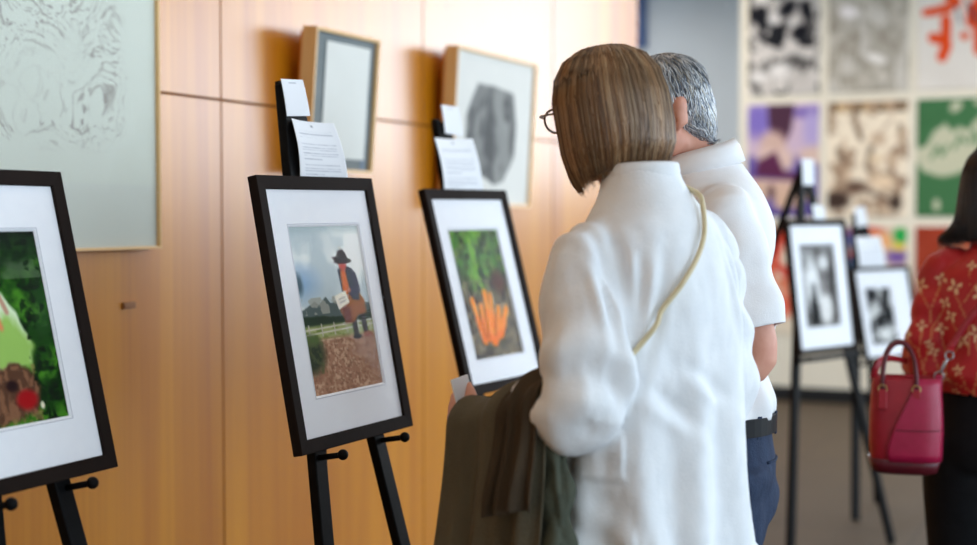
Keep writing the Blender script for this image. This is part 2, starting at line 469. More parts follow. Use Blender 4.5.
# --- photographs on the easels
def pic_cowboy():
    p = Pic(130, 180, (184,196,200))
    p.blot(3, 5, .33, .22, (230,232,228), 4)
    p.ell(.05, .33, .2, .08, (110,150,196), .8, a=.6); p.ell(.25, .08, .3, .05, (166,180,186), 1.0, a=.7)
    p.band(-.1, .03, (150,168,170), .06, .6)
    p.poly([(-.05,.52),(.05,.49),(.14,.47),(.2,.45),(.26,.47),(.32,.445),(.37,.425),(.42,.46),(.5,.455),(.56,.49),(.7,.5),(1.05,.49),(1.05,.62),(-.05,.62)], (92,104,102), .012, wob=.03)
    p.blot(16, 22, .5, .1, (160,160,150), 7, mask=((p.v>.43)&(p.v<.53)&(p.u<.6)).astype(float)*.8)
    p.poly([(-.05,.54),(.2,.53),(.45,.55),(.6,.56),(1.05,.53),(1.05,.62),(-.05,.62)], (46,66,42), .015, wob=.03)
    p.band(.595, .69, (158,166,112), .02)
    p.blot(14, 30, .5, .15, (120,136,70), 9, mask=((p.v>.6)&(p.v<.68)).astype(float))
    for v0 in (.605, .632): p.stroke([(0,v0+.012),(1,v0-.01)], .012, (206,198,184), .01)
    for k in range(6): p.stroke([(.06+.18*k,.59),(.06+.18*k,.655)], .016, (190,182,168), .01)
    p.band(.675, 1.2, (168,128,104), .03)
    p.noise(0, 1, 1)
    p.blot(30, 60, .48, .14, (206,174,146), 12, mask=(p.v>.68).astype(float)*.7)
    p.blot(44, 70, .54, .12, (126,92,72), 18, mask=(p.v>.69).astype(float)*.55)
    p.blot(5, 9, .5, .2, (150,110,86), 19, mask=(p.v>.7).astype(float)*.5)
    p.ell(.02, .76, .2, .11, (58,70,44), .3); p.ell(.08, .68, .1, .03, (92,112,60), .4)
    p.blot(26, 30, .5, .1, (96,104,66), 21, mask=((p.u<.22)&(p.v>.66)&(p.v<.88)).astype(float)*.6)
    p.ell(.02,.34,.05,.06,(70,90,96),.5,a=.8)
    # rider: legs, chaps, jacket, vest, sheet of paper, head and hat
    p.stroke([(.72,.55),(.73,.68)], .07, (56,40,34)); p.stroke([(.86,.54),(.88,.67)], .075, (56,40,34))
    p.ell(.74,.69,.07,.014,(34,26,24),.2); p.ell(.9,.682,.07,.016,(150,86,60),.2)
    p.poly([(.57,.42),(.84,.4),(.93,.47),(.93,.55),(.8,.56),(.72,.6),(.62,.6),(.55,.53)], (160,98,40), .02)
    p.poly([(.57,.5),(.7,.5),(.7,.6),(.6,.6)], (120,60,26), .03)
    p.poly([(.60,.27),(.7,.24),(.82,.27),(.87,.36),(.86,.47),(.75,.46),(.72,.4),(.62,.42)], (60,62,74), .015)
    p.poly([(.64,.28),(.71,.27),(.73,.38),(.68,.43),(.63,.4)], (214,112,30), .02)
    p.stroke([(.83,.31),(.86,.4),(.74,.41)], .07, (70,66,88))
    p.poly([(.49,.43),(.665,.40),(.70,.475),(.53,.515)], (228,222,208), .01)
    p.stroke([(.55,.455),(.64,.44)], .01, (170,165,160)); p.stroke([(.56,.475),(.65,.46)], .01, (170,165,160))
    p.ell(.685,.245,.055,.035,(196,84,66),.2); p.ell(.72,.4,.03,.015,(196,120,96),.2)
    p.poly([(.61,.2),(.64,.155),(.72,.145),(.76,.175),(.77,.2),(.83,.215),(.76,.235),(.62,.235),(.56,.222)], (58,34,30), .012)
    p.ell(.685,.21,.13,.016,(48,28,26),.2,rot=8); p.ell(.68,.135,.02,.008,(190,190,180),.3)
    return p
def pic_carrots():
    p = Pic(100, 140, (70,84,52))
    p.blot(12, 16, .45, .12, (110,132,72), 31); p.blot(20, 26, .52, .1, (38,44,34), 35)
    p.blot(8, 6, .45, .2, (128,176,70), 41, mask=np.exp(-((p.u-.42)/.2)**2)*(p.v<.5))
    p.blot(24, 24, .5, .1, (92,150,60), 44, mask=(p.v<.35).astype(float)*.7)
    p.mix(np.clip((p.v-.45)/.1,0,1), (108,96,78))
    m = (p.v>.4)*1.0
    p.blot(20, 26, .48, .12, (160,146,122), 51, mask=m*.8); p.blot(26, 30, .55, .08, (52,44,38), 55, mask=m)
    p.ell(.8,.42,.14,.09,(96,52,44),.5,a=.8)
    for a in range(9): p.stroke([(.1+.1*a,.42+.02*(a%3)),(.0+.12*a,.98)], .01, (150,140,118), .01, .5, wob=.1, seed=a)
    p.poly([(.2,.72),(.74,.7),(.7,.93),(.28,.94)], (96,92,72), .03)
    for (x1,y1,x2,y2,w) in ((.18,.55,.27,.86,.13),(.33,.6,.33,.84,.13),(.46,.5,.43,.83,.14),(.56,.52,.5,.84,.1),(.68,.63,.54,.84,.13),(.84,.64,.62,.83,.13),(.4,.74,.46,.86,.2)):
        p.stroke([(x1,y1),((x1+x2)/2,(y1+y2)/2)], w*.62, (250,146,40), .02)
        p.stroke([((x1+x2)/2,(y1+y2)/2),(x2,y2)], w*.85, (246,128,20), .02)
        p.stroke([(x1+.02,y1+.03),(x2+.02,y2-.04)], w*.22, (255,172,92), .03, .8)
    p.stroke([(.38,.62),(.36,.84)], .022, (120,60,24), .02, .85); p.stroke([(.6,.66),(.5,.84)], .022, (120,60,24), .02, .85)
    p.stroke([(.25,.66),(.3,.85)], .022, (120,60,24), .02, .85)
    return p
def pic_garden():
    p = Pic(120, 160, (44,84,34))
    p.blot(5, 7, .42, .2, (84,140,50), 61); p.blot(14, 18, .5, .15, (30,52,30), 66, a=.7)
    p.mix(np.clip((.22-p.v)/.2,0,1)*.85, (34,48,40)); p.blot(4,8,.45,.2,(112,130,104),69,mask=(p.v<.25)*.6)
    p.poly([(.2,.25),(.52,.28),(.66,.42),(.74,.6),(.72,.7),(.5,.72),(.1,.8)], (206,222,190), .03, wob=.08)
    p.poly([(.4,.42),(.6,.46),(.76,.62),(.7,.74),(.4,.7)], (156,192,104), .08, wob=.1)
    p.stroke([(.42,.3),(.5,.5)], .04, (220,140,100), .03)
    p.ell(.44,.22,.12,.12,(20,18,20),.15); p.ell(.28,.12,.2,.12,(18,16,18),.15)
    p.stroke([(.5,.28),(.58,.42)], .04, (190,150,130), .02)
    p.poly([(.2,.68),(.6,.7),(.78,.8),(.7,.95),(.3,.99)], (104,76,60), .03, wob=.08)
    p.blot(26, 24, .5, .1, (176,130,100), 72, mask=((p.v>.7)&(p.u>.25)&(p.u<.75)).astype(float)*.5)
    p.ell(.62,.88,.1,.05,(168,34,40),.3); p.ell(.5,.8,.06,.03,(60,40,40),.3); p.ell(.76,.92,.02,.02,(220,214,190),.3)
    p.blot(16, 30, .55, .1, (20,40,20), 75, mask=(p.u>.72)*.7)
    return p
def pic_still():
    p = Pic(70, 100, (176,176,176))
    p.mix(np.clip((.12-p.v)/.1,0,1)*.6, (60,60,60)); p.blot(4,4,.45,.2,(110,108,106),80)
    p.poly([(.4,.08),(.95,.1),(.98,.95),(.6,.95),(.52,.5)], (86,82,80), .06, wob=.05)
    p.ell(.3,.45,.2,.25,(214,214,214),.5); p.ell(.66,.22,.16,.1,(206,206,206),.5); p.ell(.86,.5,.08,.3,(64,60,58),.4)
    p.ell(.62,.78,.2,.2,(208,206,204),.3); p.ell(.62,.5,.1,.1,(130,126,124),.5)
    p.poly([(.14,.98),(.14,.74),(.22,.64),(.26,.46),(.34,.46),(.38,.66),(.44,.78),(.42,.98)], (14,14,15), .02)
    return p
def pic_market():
    p = Pic(60, 90, (120,120,120))
    p.blot(5,6,.45,.15,(40,40,42),90); p.blot(7,8,.55,.12,(208,208,206),93)
    p.ell(.3,.4,.2,.12,(190,190,188),.4); p.ell(.55,.82,.3,.14,(206,206,204),.3); p.ell(.72,.3,.16,.2,(48,46,46),.4); p.ell(.2,.12,.3,.1,(52,52,54),.4)
    p.poly([(.3,.5),(.5,.45),(.55,.7),(.4,.75)], (30,30,32), .04)
    return p

# --- the far wall's big prints
def pic_p11():
    p = Pic(72, 116, (206,198,192)); p.noise(22, 4, 5, 101)
    p.blot(5, 6, .5, .06, (34,34,38), 103, mask=(p.v<.62)*1.0); p.blot(7, 8, .52, .06, (96,92,90), 106)
    for a in ((.15,.35,.16,.07),(.55,.3,.1,.09),(.8,.32,.14,.05),(.35,.12,.2,.06),(.72,.5,.1,.08),(.3,.56,.2,.03),(.9,.1,.12,.1),(.5,.45,.05,.07)):
        p.ell(*a, (26,26,32), .3, rot=a[0]*90)
    for a in ((.35,.38,.07,.05),(.62,.42,.05,.03),(.2,.2,.1,.04),(.45,.8,.16,.06),(.15,.85,.12,.05)): p.ell(*a, (232,226,222), .4)
    return p
def pic_p12():
    p = Pic(72, 116, (184,176,164)); p.noise(26, 7, 9, 111, 5); p.blot(14,18,.52,.1,(150,140,126),114,a=.7)
    p.blot(9,5,.55,.1,(214,208,200),117,a=.7)
    p.ell(.25,.36,.12,.05,(240,232,230),.3,rot=15); p.ell(.6,.74,.14,.035,(238,232,226),.3,rot=22)
    return p
def pic_p13():
    p = Pic(110, 160, (226,218,210)); p.noise(8, 3, 4, 121)
    q = lambda x, y: ((x-917)/81.0, (y+28)/124.0)
    red = (226,74,26)
    for a, w in ((((925,22),(946,19)),.07),(((943,30),(943,56),(940,65)),.085),(((944,-2),(946,9),(953,14)),.08),(((966,20),(966,34)),.08),
                 (((974,-4),(974,60)),.09),(((931,46),(936,47)),.08),(((959,46),(962,47)),.05),(((962,6),(975,4)),.05),(((980,10),(988,44)),.09),(((978,26),(992,24)),.06)):
        p.stroke([q(*t) for t in a], w*1.45, red, .02, wob=.03)
    p.stroke([q(946,-2),q(945,6)], .05, (110,60,90), .02); p.stroke([q(966,18),q(968,24),q(972,30)], .03, (90,60,80), .02); p.stroke([q(952,16),q(957,33)], .02, (80,70,90), .02)
    p.stroke([q(962,12),q(970,36)], .02, (70,60,80), .02)
    return p
def pic_p21():
    p = Pic(72, 116, (104,88,160)); p.noise(8, 4, 5, 131)
    sk = (216,186,176)
    p.band(-.1,.46,(202,176,196),.03); p.ell(.15,.14,.22,.16,(128,110,186),.4); p.ell(.9,.08,.3,.05,(108,86,168),.5); p.ell(.9,.22,.12,.2,(176,160,206),.5)
    p.poly([(.28,.0),(.66,.0),(.62,.22),(.54,.34),(.38,.3),(.3,.2)], (78,48,66), .04)
    p.ell(.36,.36,.18,.12,(206,172,160),.3); p.ell(.27,.48,.14,.1,sk,.3); p.ell(.5,.5,.16,.1,sk,.3); p.ell(.92,.46,.2,.08,(214,184,172),.3)
    p.poly([(.15,.5),(.4,.42),(.52,.6),(.75,.62),(.7,.68),(.4,.66),(.1,.64)], (92,42,74), .05)
    p.poly([(.02,.66),(.6,.68),(.95,.74),(.9,.86),(.3,.82),(.02,.84)], (212,176,158), .04)
    p.ell(.18,.8,.12,.08,(206,174,154),.3); p.ell(.55,.86,.18,.09,(208,172,150),.3); p.ell(.34,.78,.05,.06,(92,62,70),.4)
    p.ell(.5,.99,.4,.05,(84,68,140),.4)
    return p
def pic_p22():
    p = Pic(84, 120, (238,222,200)); p.noise(10, 4, 5, 141)
    d = (92,70,56)
    p.band(.0,.09,(196,164,124),.03); p.blot(12,4,.45,.1,(88,74,58),143,mask=(p.v<.1)*.9)
    p.stroke([(.33,.08),(.35,.2),(.42,.32)], .06, (120,96,78), .04); p.stroke([(.9,.22),(.92,.32),(.96,.38)], .06, (140,118,98), .04)
    p.stroke([(.8,.16),(.6,.32)], .03, (190,168,146), .04); p.stroke([(.15,.42),(.2,.52),(.16,.66)], .09, (110,88,72), .06)
    p.stroke([(.55,.4),(.5,.56),(.58,.66)], .06, (118,96,80), .05); p.stroke([(.78,.55),(.84,.68),(1,.72)], .06, (126,100,84), .05)
    p.blot(5,6,.5,.1,(196,168,142),146,a=.8); p.blot(7,9,.56,.1,(150,122,100),147,a=.8)
    p.ell(.12,.86,.17,.08,(66,50,44),.3); p.ell(.36,.74,.14,.05,(96,72,60),.5); p.stroke([(.3,.72),(.6,.8),(.86,.9)], .05, (96,74,62), .05); p.ell(.86,.88,.07,.07,(60,46,40),.4)
    p.ell(.6,.5,.08,.04,(226,202,170),.4); p.ell(.7,.7,.14,.06,(232,206,176),.4)
    return p
def pic_p23():
    p = Pic(84, 120, (66,112,72)); p.noise(5, 4, 5, 151)
    c = (196,194,168)
    p.poly([(.0,.42),(.12,.4),(.2,.28),(.34,.22),(.42,.28),(.5,.24),(.62,.26),(.75,.14),(1.05,.12),(1.05,.6),(.6,.62),(.3,.66),(.08,.62),(-.05,.5)], c, .05, wob=.05)
    p.ell(.45,.07,.08,.04,c,.3,rot=-40); p.ell(.72,.04,.06,.03,c,.3)
    for q in (((.18,.5),(.24,.4),(.3,.48),(.36,.4)),((.44,.42),(.5,.32),(.58,.38)),((.62,.36),(.68,.28),(.7,.4))): p.stroke(list(q), .035, (82,122,84), .03)
    p.ell(.24,.9,.04,.05,c,.3); p.ell(.12,.8,.0001,.0001,c)
    return p
def pic_p31():
    p = Pic(72, 116, (228,212,190)); r = (214,88,62)
    p.blot(6,8,.48,.1,(216,120,88),161,mask=((p.v<.85)&(p.v>.05)&(p.u>.2)&(p.u<.75))*1.0)
    p.stroke([(.5,.05),(.4,.3),(.6,.5)], .1, (206,58,44), .05, wob=.1); p.stroke([(.35,.4),(.3,.62)], .09, r, .05, wob=.1); p.ell(.55,.72,.16,.1,(220,104,80),.5); p.ell(.3,.15,.1,.1,(150,50,50),.5,a=.7)
    p.band(.0,.08,(198,90,50),.04,.6)
    return p
def pic_p32():
    p = Pic(84, 120, (214,190,170)); 
    p.ell(.15,.1,.25,.1,(70,84,150),.5); p.ell(.5,.05,.2,.05,(196,60,60),.4); p.ell(.92,.08,.09,.07,(40,166,76),.3)
    p.ell(.62,.13,.2,.08,(238,172,110),.3); p.ell(.6,.24,.14,.08,(242,196,150),.3); p.ell(.15,.3,.2,.08,(200,50,70),.4); p.ell(.88,.27,.14,.06,(120,90,160),.4)
    p.ell(.9,.18,.08,.03,(238,206,60),.4); p.ell(.4,.33,.2,.05,(60,120,170),.5); p.blot(6,7,.5,.1,(120,160,120),171,mask=(p.v>.4)*.8)
    return p
def pic_p33():
    p = Pic(84, 120, (158,62,42)); p.noise(14,4,5,181); p.ell(.5,.5,.3,.3,(226,190,150),.3); p.ell(.5,.5,.15,.15,(90,40,40),.3)
    return p

def poster(pic, x0, x1, z0, z1, label):
    yy = YF - 0.004
    o = sheet('poster', pic, lambda u, v: (x0+(x1-x0)*u, np.full_like(u, yy), z1-(z1-z0)*v), M['poster'], thickness=0.004)
    tag(o, label, 'poster', 'large art prints in a grid on the far wall')
ZR = [(2.315, 3.24), (1.397, 2.247), (0.50, 1.325)]
XC = [(-2.776, -2.232), (-2.168, -1.588), (-1.528, -0.93)]
poster(pic_p11(), *XC[0], *ZR[0], 'black and white abstract print in the upper left of the far wall grid')
poster(pic_p12(), *XC[1], *ZR[0], 'speckled grey beige print with two white spots, above the sepia print')
poster(pic_p13(), *XC[2], *ZR[0], 'off-white print with bold orange red brush strokes, top right of the grid')
poster(pic_p21(), *XC[0], *ZR[1], 'purple and pink print of rounded shapes behind the nearer pair of easels')
poster(pic_p22(), *XC[1], *ZR[1], 'cream and sepia print of blurred dark shapes in the middle of the grid')
poster(pic_p23(), *XC[2], *ZR[1], 'green print with a pale jagged shape, above the woman in red')
poster(pic_p31(), *XC[0], *ZR[2], 'beige print with red orange figures, low on the wall below the purple one')
poster(pic_p32(), *XC[1], *ZR[2], 'multicoloured print low on the wall, below the sepia print')
poster(pic_p33(), *XC[2], *ZR[2], 'red print low on the wall, below the green print')

# ------------------------------------------------------------------ frames and easels
def basis(q):
    cx, cy, cz, yaw, tilt, roll = q
    r = np.array([-math.sin(yaw), math.cos(yaw), 0.0]); n = np.array([math.cos(yaw), math.sin(yaw), 0.0])
    u = np.array([0, 0, 1.0])*math.cos(tilt) - n*math.sin(tilt)
    r2 = r*math.cos(roll)+u*math.sin(roll); u2 = u*math.cos(roll)-r*math.sin(roll)
    nn = np.cross(r2, u2)
    m = Matrix(((r2[0], u2[0], nn[0], cx), (r2[1], u2[1], nn[1], cy), (r2[2], u2[2], nn[2], cz), (0,0,0,1)))
    return m
def moulding(w, h, bar, d, z0=0.0):
    """mitred rectangular frame, front at z0, depth d behind it"""
    mb = MB()
    o = [(-w/2,-h/2),(w/2,-h/2),(w/2,h/2),(-w/2,h/2)]
    i = [(-w/2+bar,-h/2+bar),(w/2-bar,-h/2+bar),(w/2-bar,h/2-bar),(-w/2+bar,h/2-bar)]
    v = [(*p, z0) for p in o]+[(*p, z0-.0015) for p in i]+[(*p, z0-d) for p in o]+[(*p, z0-d) for p in i]
    f = []
    for k in range(4):
        n = (k+1) % 4
        f += [(k, n, 4+n, 4+k), (8+n, 8+k, 12+k, 12+n), (8+k, 8+n, n, k), (4+k, 4+n, 12+n, 12+k)]
    return mb.add(v, f)
def picture(q, w, h, bar, pic, prt, label, root_mat=M['black'], d=0.022):
    """framed photograph with a window mat; prt = (u0, v0, u1, v1) of the print in frame coordinates"""
    m = basis(q)
    root = empty('framed_photograph'); 
    base = m @ Vector((0, -h/2, -d/2)); root.location = base
    m2 = Matrix.Translation(-base) @ m
    def put(o): o.matrix_local = m2; o.parent = root; return o
    du = .010; fo = moulding(w, h, bar, d)
    fo.v = [(p[0]+du, p[1], p[2]) for p in fo.v]
    put(fo.build('frame', root_mat, bevel=0.0015))
    iw, ih = w-2*bar+.004, h-2*bar+.004
    u0, v0, u1, v1 = prt; u0 += .014; u1 += .014
    g_ = pic.c.mean(axis=2, keepdims=True); pic.c = np.clip((g_+(pic.c-g_)*.92-120)*1.25+112, 4, 250)
    # mat board with a bevelled window
    e = 0.003
    O = [(du-iw/2,-ih/2),(du+iw/2,-ih/2),(du+iw/2,ih/2),(du-iw/2,ih/2)]
    A = [(u0-e,v0-e),(u1+e,v0-e),(u1+e,v1+e),(u0-e,v1+e)]; B = [(u0,v0),(u1,v0),(u1,v1),(u0,v1)]
    v = [(*p,-.008) for p in O]+[(*p,-.008) for p in A]+[(*p,-.011) for p in B]+[(*p,-.0125) for p in O]
    f = []
    for k in range(4):
        n = (k+1) % 4
        f += [(k,n,4+n,4+k),(4+k,4+n,8+n,8+k),(8+k,8+n,12+n,12+k),(12+k,12+n,n,k)]
    put(MB().add(v, f).build('mat_board', M['mat']))
    g2 = 0.006
    ring = MB()
    for a, b in (((u0-g2,v0-g2),(u1+g2,v0-g2+.0012)),((u0-g2,v1+g2-.0012),(u1+g2,v1+g2)),((u0-g2,v0-g2),(u0-g2+.0012,v1+g2)),((u1+g2-.0012,v0-g2),(u1+g2,v1+g2))):
        ring.box((a[0],a[1],-.0079),(b[0],b[1],-.0076))
    put(ring.build('mat_line', M['line']))
    put(sheet('photo_print', pic, lambda u, v: (u0+(u1-u0)*u, v1-(v1-v0)*v, np.full_like(u, -.0115)), M['print']))
    put(MB().box((du-iw/2,-ih/2,-.005),(du+iw/2,ih/2,-.0035)).build('glass', M['glass']))
    put(MB().box((du-iw/2,-ih/2,-d+.001),(du+iw/2,ih/2,-.0135)).build('backing_board', M['seam']))
    tag(root, label, 'framed photo', 'framed photographs shown on easels')
    return m
M['line'] = principled('grey_bevel_line', (176,178,188), 0.7, 0.2)

def wh(m, p): return m @ Vector(p)
def easel(m, label, frame_h, apex_u=0.0, apex_v=0.475, spread=0.15, rest=None, bar=False, dpt=0.022, rear=0.22, rear_side=0.03, hinge=0.02):
    zb = -dpt - 0.016                       # centre plane of the front legs
    rest = -frame_h/2 if rest is None else rest
    nn = (m.to_3x3() @ Vector((0,0,1)))
    up = m.to_3x3() @ Vector((0,1,0))
    def floor_v(u):                         # v at which the leg meets the floor
        p = wh(m, (u, 0, zb)); return -p.z/up.z
    fl = {}
    root = empty('display_easel')
    legs = []
    for s in (-1, 1):
        vf = floor_v(s*.2)
        for _ in range(3):
            ub = apex_u + s*(.012 + spread*(apex_v-vf)); vf = floor_v(ub)
        a = wh(m, (apex_u+s*.010, apex_v, zb)); b = wh(m, (ub, vf+.004, zb)); legs.append((a, b, s))
    ctr = (legs[0][1]+legs[1][1])/2
    bk = Vector((-nn.x, -nn.y, 0)).normalized()
    sd = Vector((bk.y, -bk.x, 0))
    foot = Vector((ctr.x, ctr.y, 0)) + bk*rear + sd*rear_side
    base = Vector((ctr.x, ctr.y, 0)); root.location = base
    L = lambda p: Vector(p)-base
    for a, b, s in legs:
        o = MB().beam(L(a), L(b), .040, .022, nn).build('leg', M['easel'], root, bevel=.003)
    ap = wh(m, (apex_u, hinge, zb-.030))
    uh = .018+spread*(apex_v-hinge)
    MB().beam(L(wh(m,(apex_u-uh,hinge,zb-.017))), L(wh(m,(apex_u+uh,hinge,zb-.017))), .035, .012, nn).build('hinge_bar', M['easel'], root, bevel=.002)
    MB().beam(L(ap), L(foot+Vector((0,0,.012))), .032, .02, bk).build('rear_leg', M['easel'], root, bevel=.003)
    MB().beam(L(wh(m,(apex_u, apex_v+.012, zb-.012))), L(wh(m,(apex_u, apex_v-.08, zb-.012))), .034, .012, nn).build('hinge_block', M['easel'], root, bevel=.002)
    vr = rest - .012
    for a, b, s in legs:
        u = apex_u + s*(.018+spread*(apex_v-vr))
        p0 = wh(m, (u, vr-.003, zb+.005)); p1 = wh(m, (u, vr-.003, .03)); 
        k = MB().tube([L(p0), L(p1)], [.006,.006], 10)
        k.ell(L(p1), (.011,.011,.011), nu=12, nv=8)
        k.build('peg', M['easel'], root, smooth=True)
    if bar:
        u = .018+spread*(apex_v-vr)
        MB().beam(L(wh(m,(apex_u-u-.06,vr-.004,.012))), L(wh(m,(apex_u+u+.03,vr-.004,.012))), .022, .02, nn).build('ledge', M['easel'], root, bevel=.003)
    t = (ap - foot); 
    tag(root, label, 'easel', 'black wooden display easels')

def paper(m, c, label, cat, name, bend=0.01, lines=0, off=-.006, caption=False, edge=0.0):
    """c = four corners (TL, TR, BR, BL) in frame coordinates; the sheet bows gently"""
    c = [np.array(p, float) for p in c]
    n = 46
    p = Pic(n, int(n*1.25), (238,240,245))
    if lines:
        w = abs(c[1][0]-c[0][0])
        p.ell(.5,.08,.03,.012,(120,124,134),.4)
        for v0, v1, wd in ((.17,.3,.8),(.38,.62,.8),(.70,.88,.8)):
            v = v0
            while v < v1:
                p.stroke([(.12,v),(.12+wd*(.95 if v+.05<v1 else .5),v)], .012, (168,172,184), .012, .8, wob=.01); v += .045
    if caption: p.stroke([(.35,.1),(.65,.1)], .03, (150,154,168), .03, .8)
    def P(u, v):
        a = (c[0][:,None,None]*(1-u)*(1-v)+c[1][:,None,None]*u*(1-v)+c[2][:,None,None]*u*v+c[3][:,None,None]*(1-u)*v)
        z = off + bend*(np.sin(math.pi*v)*.6 + (1-v)*(2*u-1)**2*.8) + edge*v*0
        pts = np.stack([a[0], a[1], z])
        mm = np.array(m)
        return np.einsum('ij,jkl->ikl', mm[:3,:3], pts) + mm[:3,3][:,None,None]
    o = sheet(name, p, P, M['poster'], thickness=0.0006)
    tag(o, label, cat)
    return o

q1 = (-1.740, 1.779, 1.214, .019, .228, 0.0)
q2 = (-1.502, 2.461, 1.212, -.046, .188, .008)
q3 = (-1.604, 3.401, 1.207, -.107, .255, .005)
q4 = (-1.204, 5.772, 1.114, -.374, .127, .002)
q5 = (-1.123, 6.870, 0.939, -.665, .223, .016)
W1, H1 = .416, .55
m1 = picture(q1, W1, H1, .027, pic_garden(), (-.127,-.167,.114,.166), 'black framed photo of green foliage, cut off by the left edge of the picture')
m2 = picture(q2, W1, H1, .027, pic_cowboy(), (-.121,-.169,.128,.172), 'black framed photo of a rider in a cowboy hat before mountains')
m3 = picture(q3, W1, H1, .027, pic_carrots(), (-.128,-.185,.118,.163), 'black framed photo of orange carrots, beside the woman in white')
m4 = picture(q4, .43, H1, .024, pic_still(), (-.132,-.166,.112,.172), 'black framed black and white still life photo on the taller easel at right')
m5 = picture(q5, .36, .45, .018, pic_market(), (-.118,-.147,.036,.122), 'smaller black framed grey photo partly hidden by the red handbag')
easel(m1, 'black easel holding the green foliage photo at the left edge', H1, apex_u=.010, spread=.105)
easel(m2, 'black easel holding the photo of the rider in a cowboy hat', H1, apex_u=.010, spread=.13)
easel(m3, 'black easel holding the carrot photo, its lower half hidden by the jacket', H1, apex_u=.010, spread=.14)
easel(m4, 'black easel holding the black and white still life, wide ledge', H1, apex_u=.01, apex_v=.5, spread=.225, bar=True, rear=.9, rear_side=0.0, hinge=.46)
easel(m5, 'black easel holding the smaller grey photo behind the red handbag', .45, apex_u=-.05, apex_v=.49, spread=.2)

paper(m2, [(-.036,.482),(.042,.486),(.050,.409),(-.034,.404)], 'small white card at the top of the easel with the rider photo', 'card', 'caption_card', .002, off=-.020, caption=True)
paper(m2, [(-.026,.399),(.126,.397),(.158,.262),(-.021,.262)], 'curled white text sheet above the photo of the rider', 'paper sheet', 'text_sheet', .012, lines=1, off=-.0245)
paper(m3, [(.005,.519),(.092,.519),(.085,.434),(-.005,.438)], 'small white card at the top of the easel with the carrot photo', 'card', 'caption_card', .002, off=-.020, caption=True)
paper(m3, [(-.071,.422),(.123,.427),(.128,.262),(-.070,.262)], 'curled white text sheet above the carrot photo', 'paper sheet', 'text_sheet', .012, lines=1, off=-.0245)
paper(m4, [(-.026,.53),(.060,.53),(.050,.421),(-.034,.42)], 'small white card on top of the still life easel', 'card', 'caption_card', .002, off=-.020, caption=True)
paper(m4, [(.02,.34),(.105,.335),(.11,.262),(.025,.262)], 'scrap of white paper showing just above the still life photo frame', 'paper sheet', 'text_sheet', .004, off=-.0245)
paper(m5, [(-.084,.52),(-.019,.529),(-.014,.434),(-.084,.426)], 'small white card on the easel behind the red handbag', 'card', 'caption_card', .002, off=-.020, caption=True)
paper(m5, [(-.106,.377),(.051,.378),(.062,.215),(-.104,.215)], 'white text sheet above the smaller grey photo', 'paper sheet', 'text_sheet', .008, lines=1, off=-.0245)

# ------------------------------------------------------------------ art on the panelled wall
def wall_art(y0, y1, z0, z1, xt, xb, bar, depth, fm, side, label, build):
    """picture hung on the left wall; its top leans out (xt) more than its bottom (xb)"""
    cy, cz = (y0+y1)/2, (z0+z1)/2; h = z1-z0; w = y1-y0
    lean = math.atan2(xb-xt, h)
    m = basis(((xt+xb)/2, cy, cz, 0, lean, 0))
    root = empty('wall_picture'); base = m @ Vector((0,-h/2,-depth/2)); root.location = base
    m2_ = Matrix.Translation(-base) @ m
    def put(o): o.matrix_local = m2_; o.parent = root; return o
    put(moulding(w, h, bar, depth).build('frame', fm, bevel=.001))
    if side:                                # deep float box behind the slim front frame
        put(MB().box((-w/2+.012,-h/2+.012,-depth-.014),(w/2-.012,h/2-.012,-depth)).build('backing_board', side))
    else:
        put(MB().box((-w/2+bar-.002,-h/2+bar-.002,-depth+.002),(w/2-bar+.002,h/2-bar+.002,-depth+.008)).build('backing_board', M['seam']))
    build(put, w, h, bar)
    tag(root, label, 'wall picture', 'framed works hung on the panelled wall')

def b1(put, w, h, bar):
    p = Pic(330, 330, (214,219,208)); p.noise(6, 3, 3, 201)
    X = p.u*w; Y = (1-p.v)*h      # metres from the lower left corner of the frame
    wx = X*22 + fbm(X*9, Y*9, 0, 203, 2)*6; wy = Y*70 + fbm(X*7, Y*7, 0, 207, 2)*16
    rd = np.abs(fbm(wx, wy, 0, 205, 2)-.5)
    mk = np.clip((Y-.22)/.05, 0, 1)*np.clip((.95-Y)/.2, 0, 1)*np.clip((w-.1-X)/.04, 0, 1)*np.clip((fbm(X*7, Y*7, 0, 211)-.33)/.2, .15, 1)
    p.mix(np.clip(1-rd/.07, 0, 1)*mk*.55, (112,100,96))
    p.mix(np.clip((.16-Y)/.01, 0, 1)*.25, (196,198,196))
    put(sheet('etching', p, lambda u, v: (-w/2+bar+(w-2*bar)*u, h/2-bar-(h-2*bar)*v, np.full_like(u, -.012)), M['poster']))
    put(MB().box((-w/2+bar-.002,-h/2+bar-.002,-.006),(w/2-bar+.002,h/2-bar+.002,-.004)).build('glass', M['glass']))
wall_art(1.70, 2.862, 1.318, 2.48, -2.262, -2.262, .007, .034, M['oak_light'], None, 'large pale etching with faint grey scribbles in a thin frame at the left', b1)
def b2(put, w, h, bar):
    put(MB().box((-w/2+bar-.002,-h/2+bar-.002,-.02),(w/2-bar+.002,h/2-bar+.002,-.014)).build('mount', M['teal_mount']))
    p = Pic(40, 60, (226,226,220)); p.noise(5, 2, 3, 221)
    put(sheet('blank_sheet', p, lambda u, v: (-w/2+.075+.255*u, h/2-.034-.345*v, np.full_like(u, -.011)+.002*np.sin(u*3)), M['poster']))
    put(MB().box((w/2-bar-.05,-h/2+bar,-.0138),(w/2-bar-.028,h/2-bar-.03,-.0128)).build('mount_strip', M['blue_strip']))
M['blue_strip'] = principled('grey_blue_strip', (120,134,150), .7, .2)
wall_art(3.488, 3.862, 1.532, 1.953, -2.19, -2.222, .010, .05, M['oak_light'], M['oak_side'], 'small wall picture of a blank white sheet on a dark mount', b2)
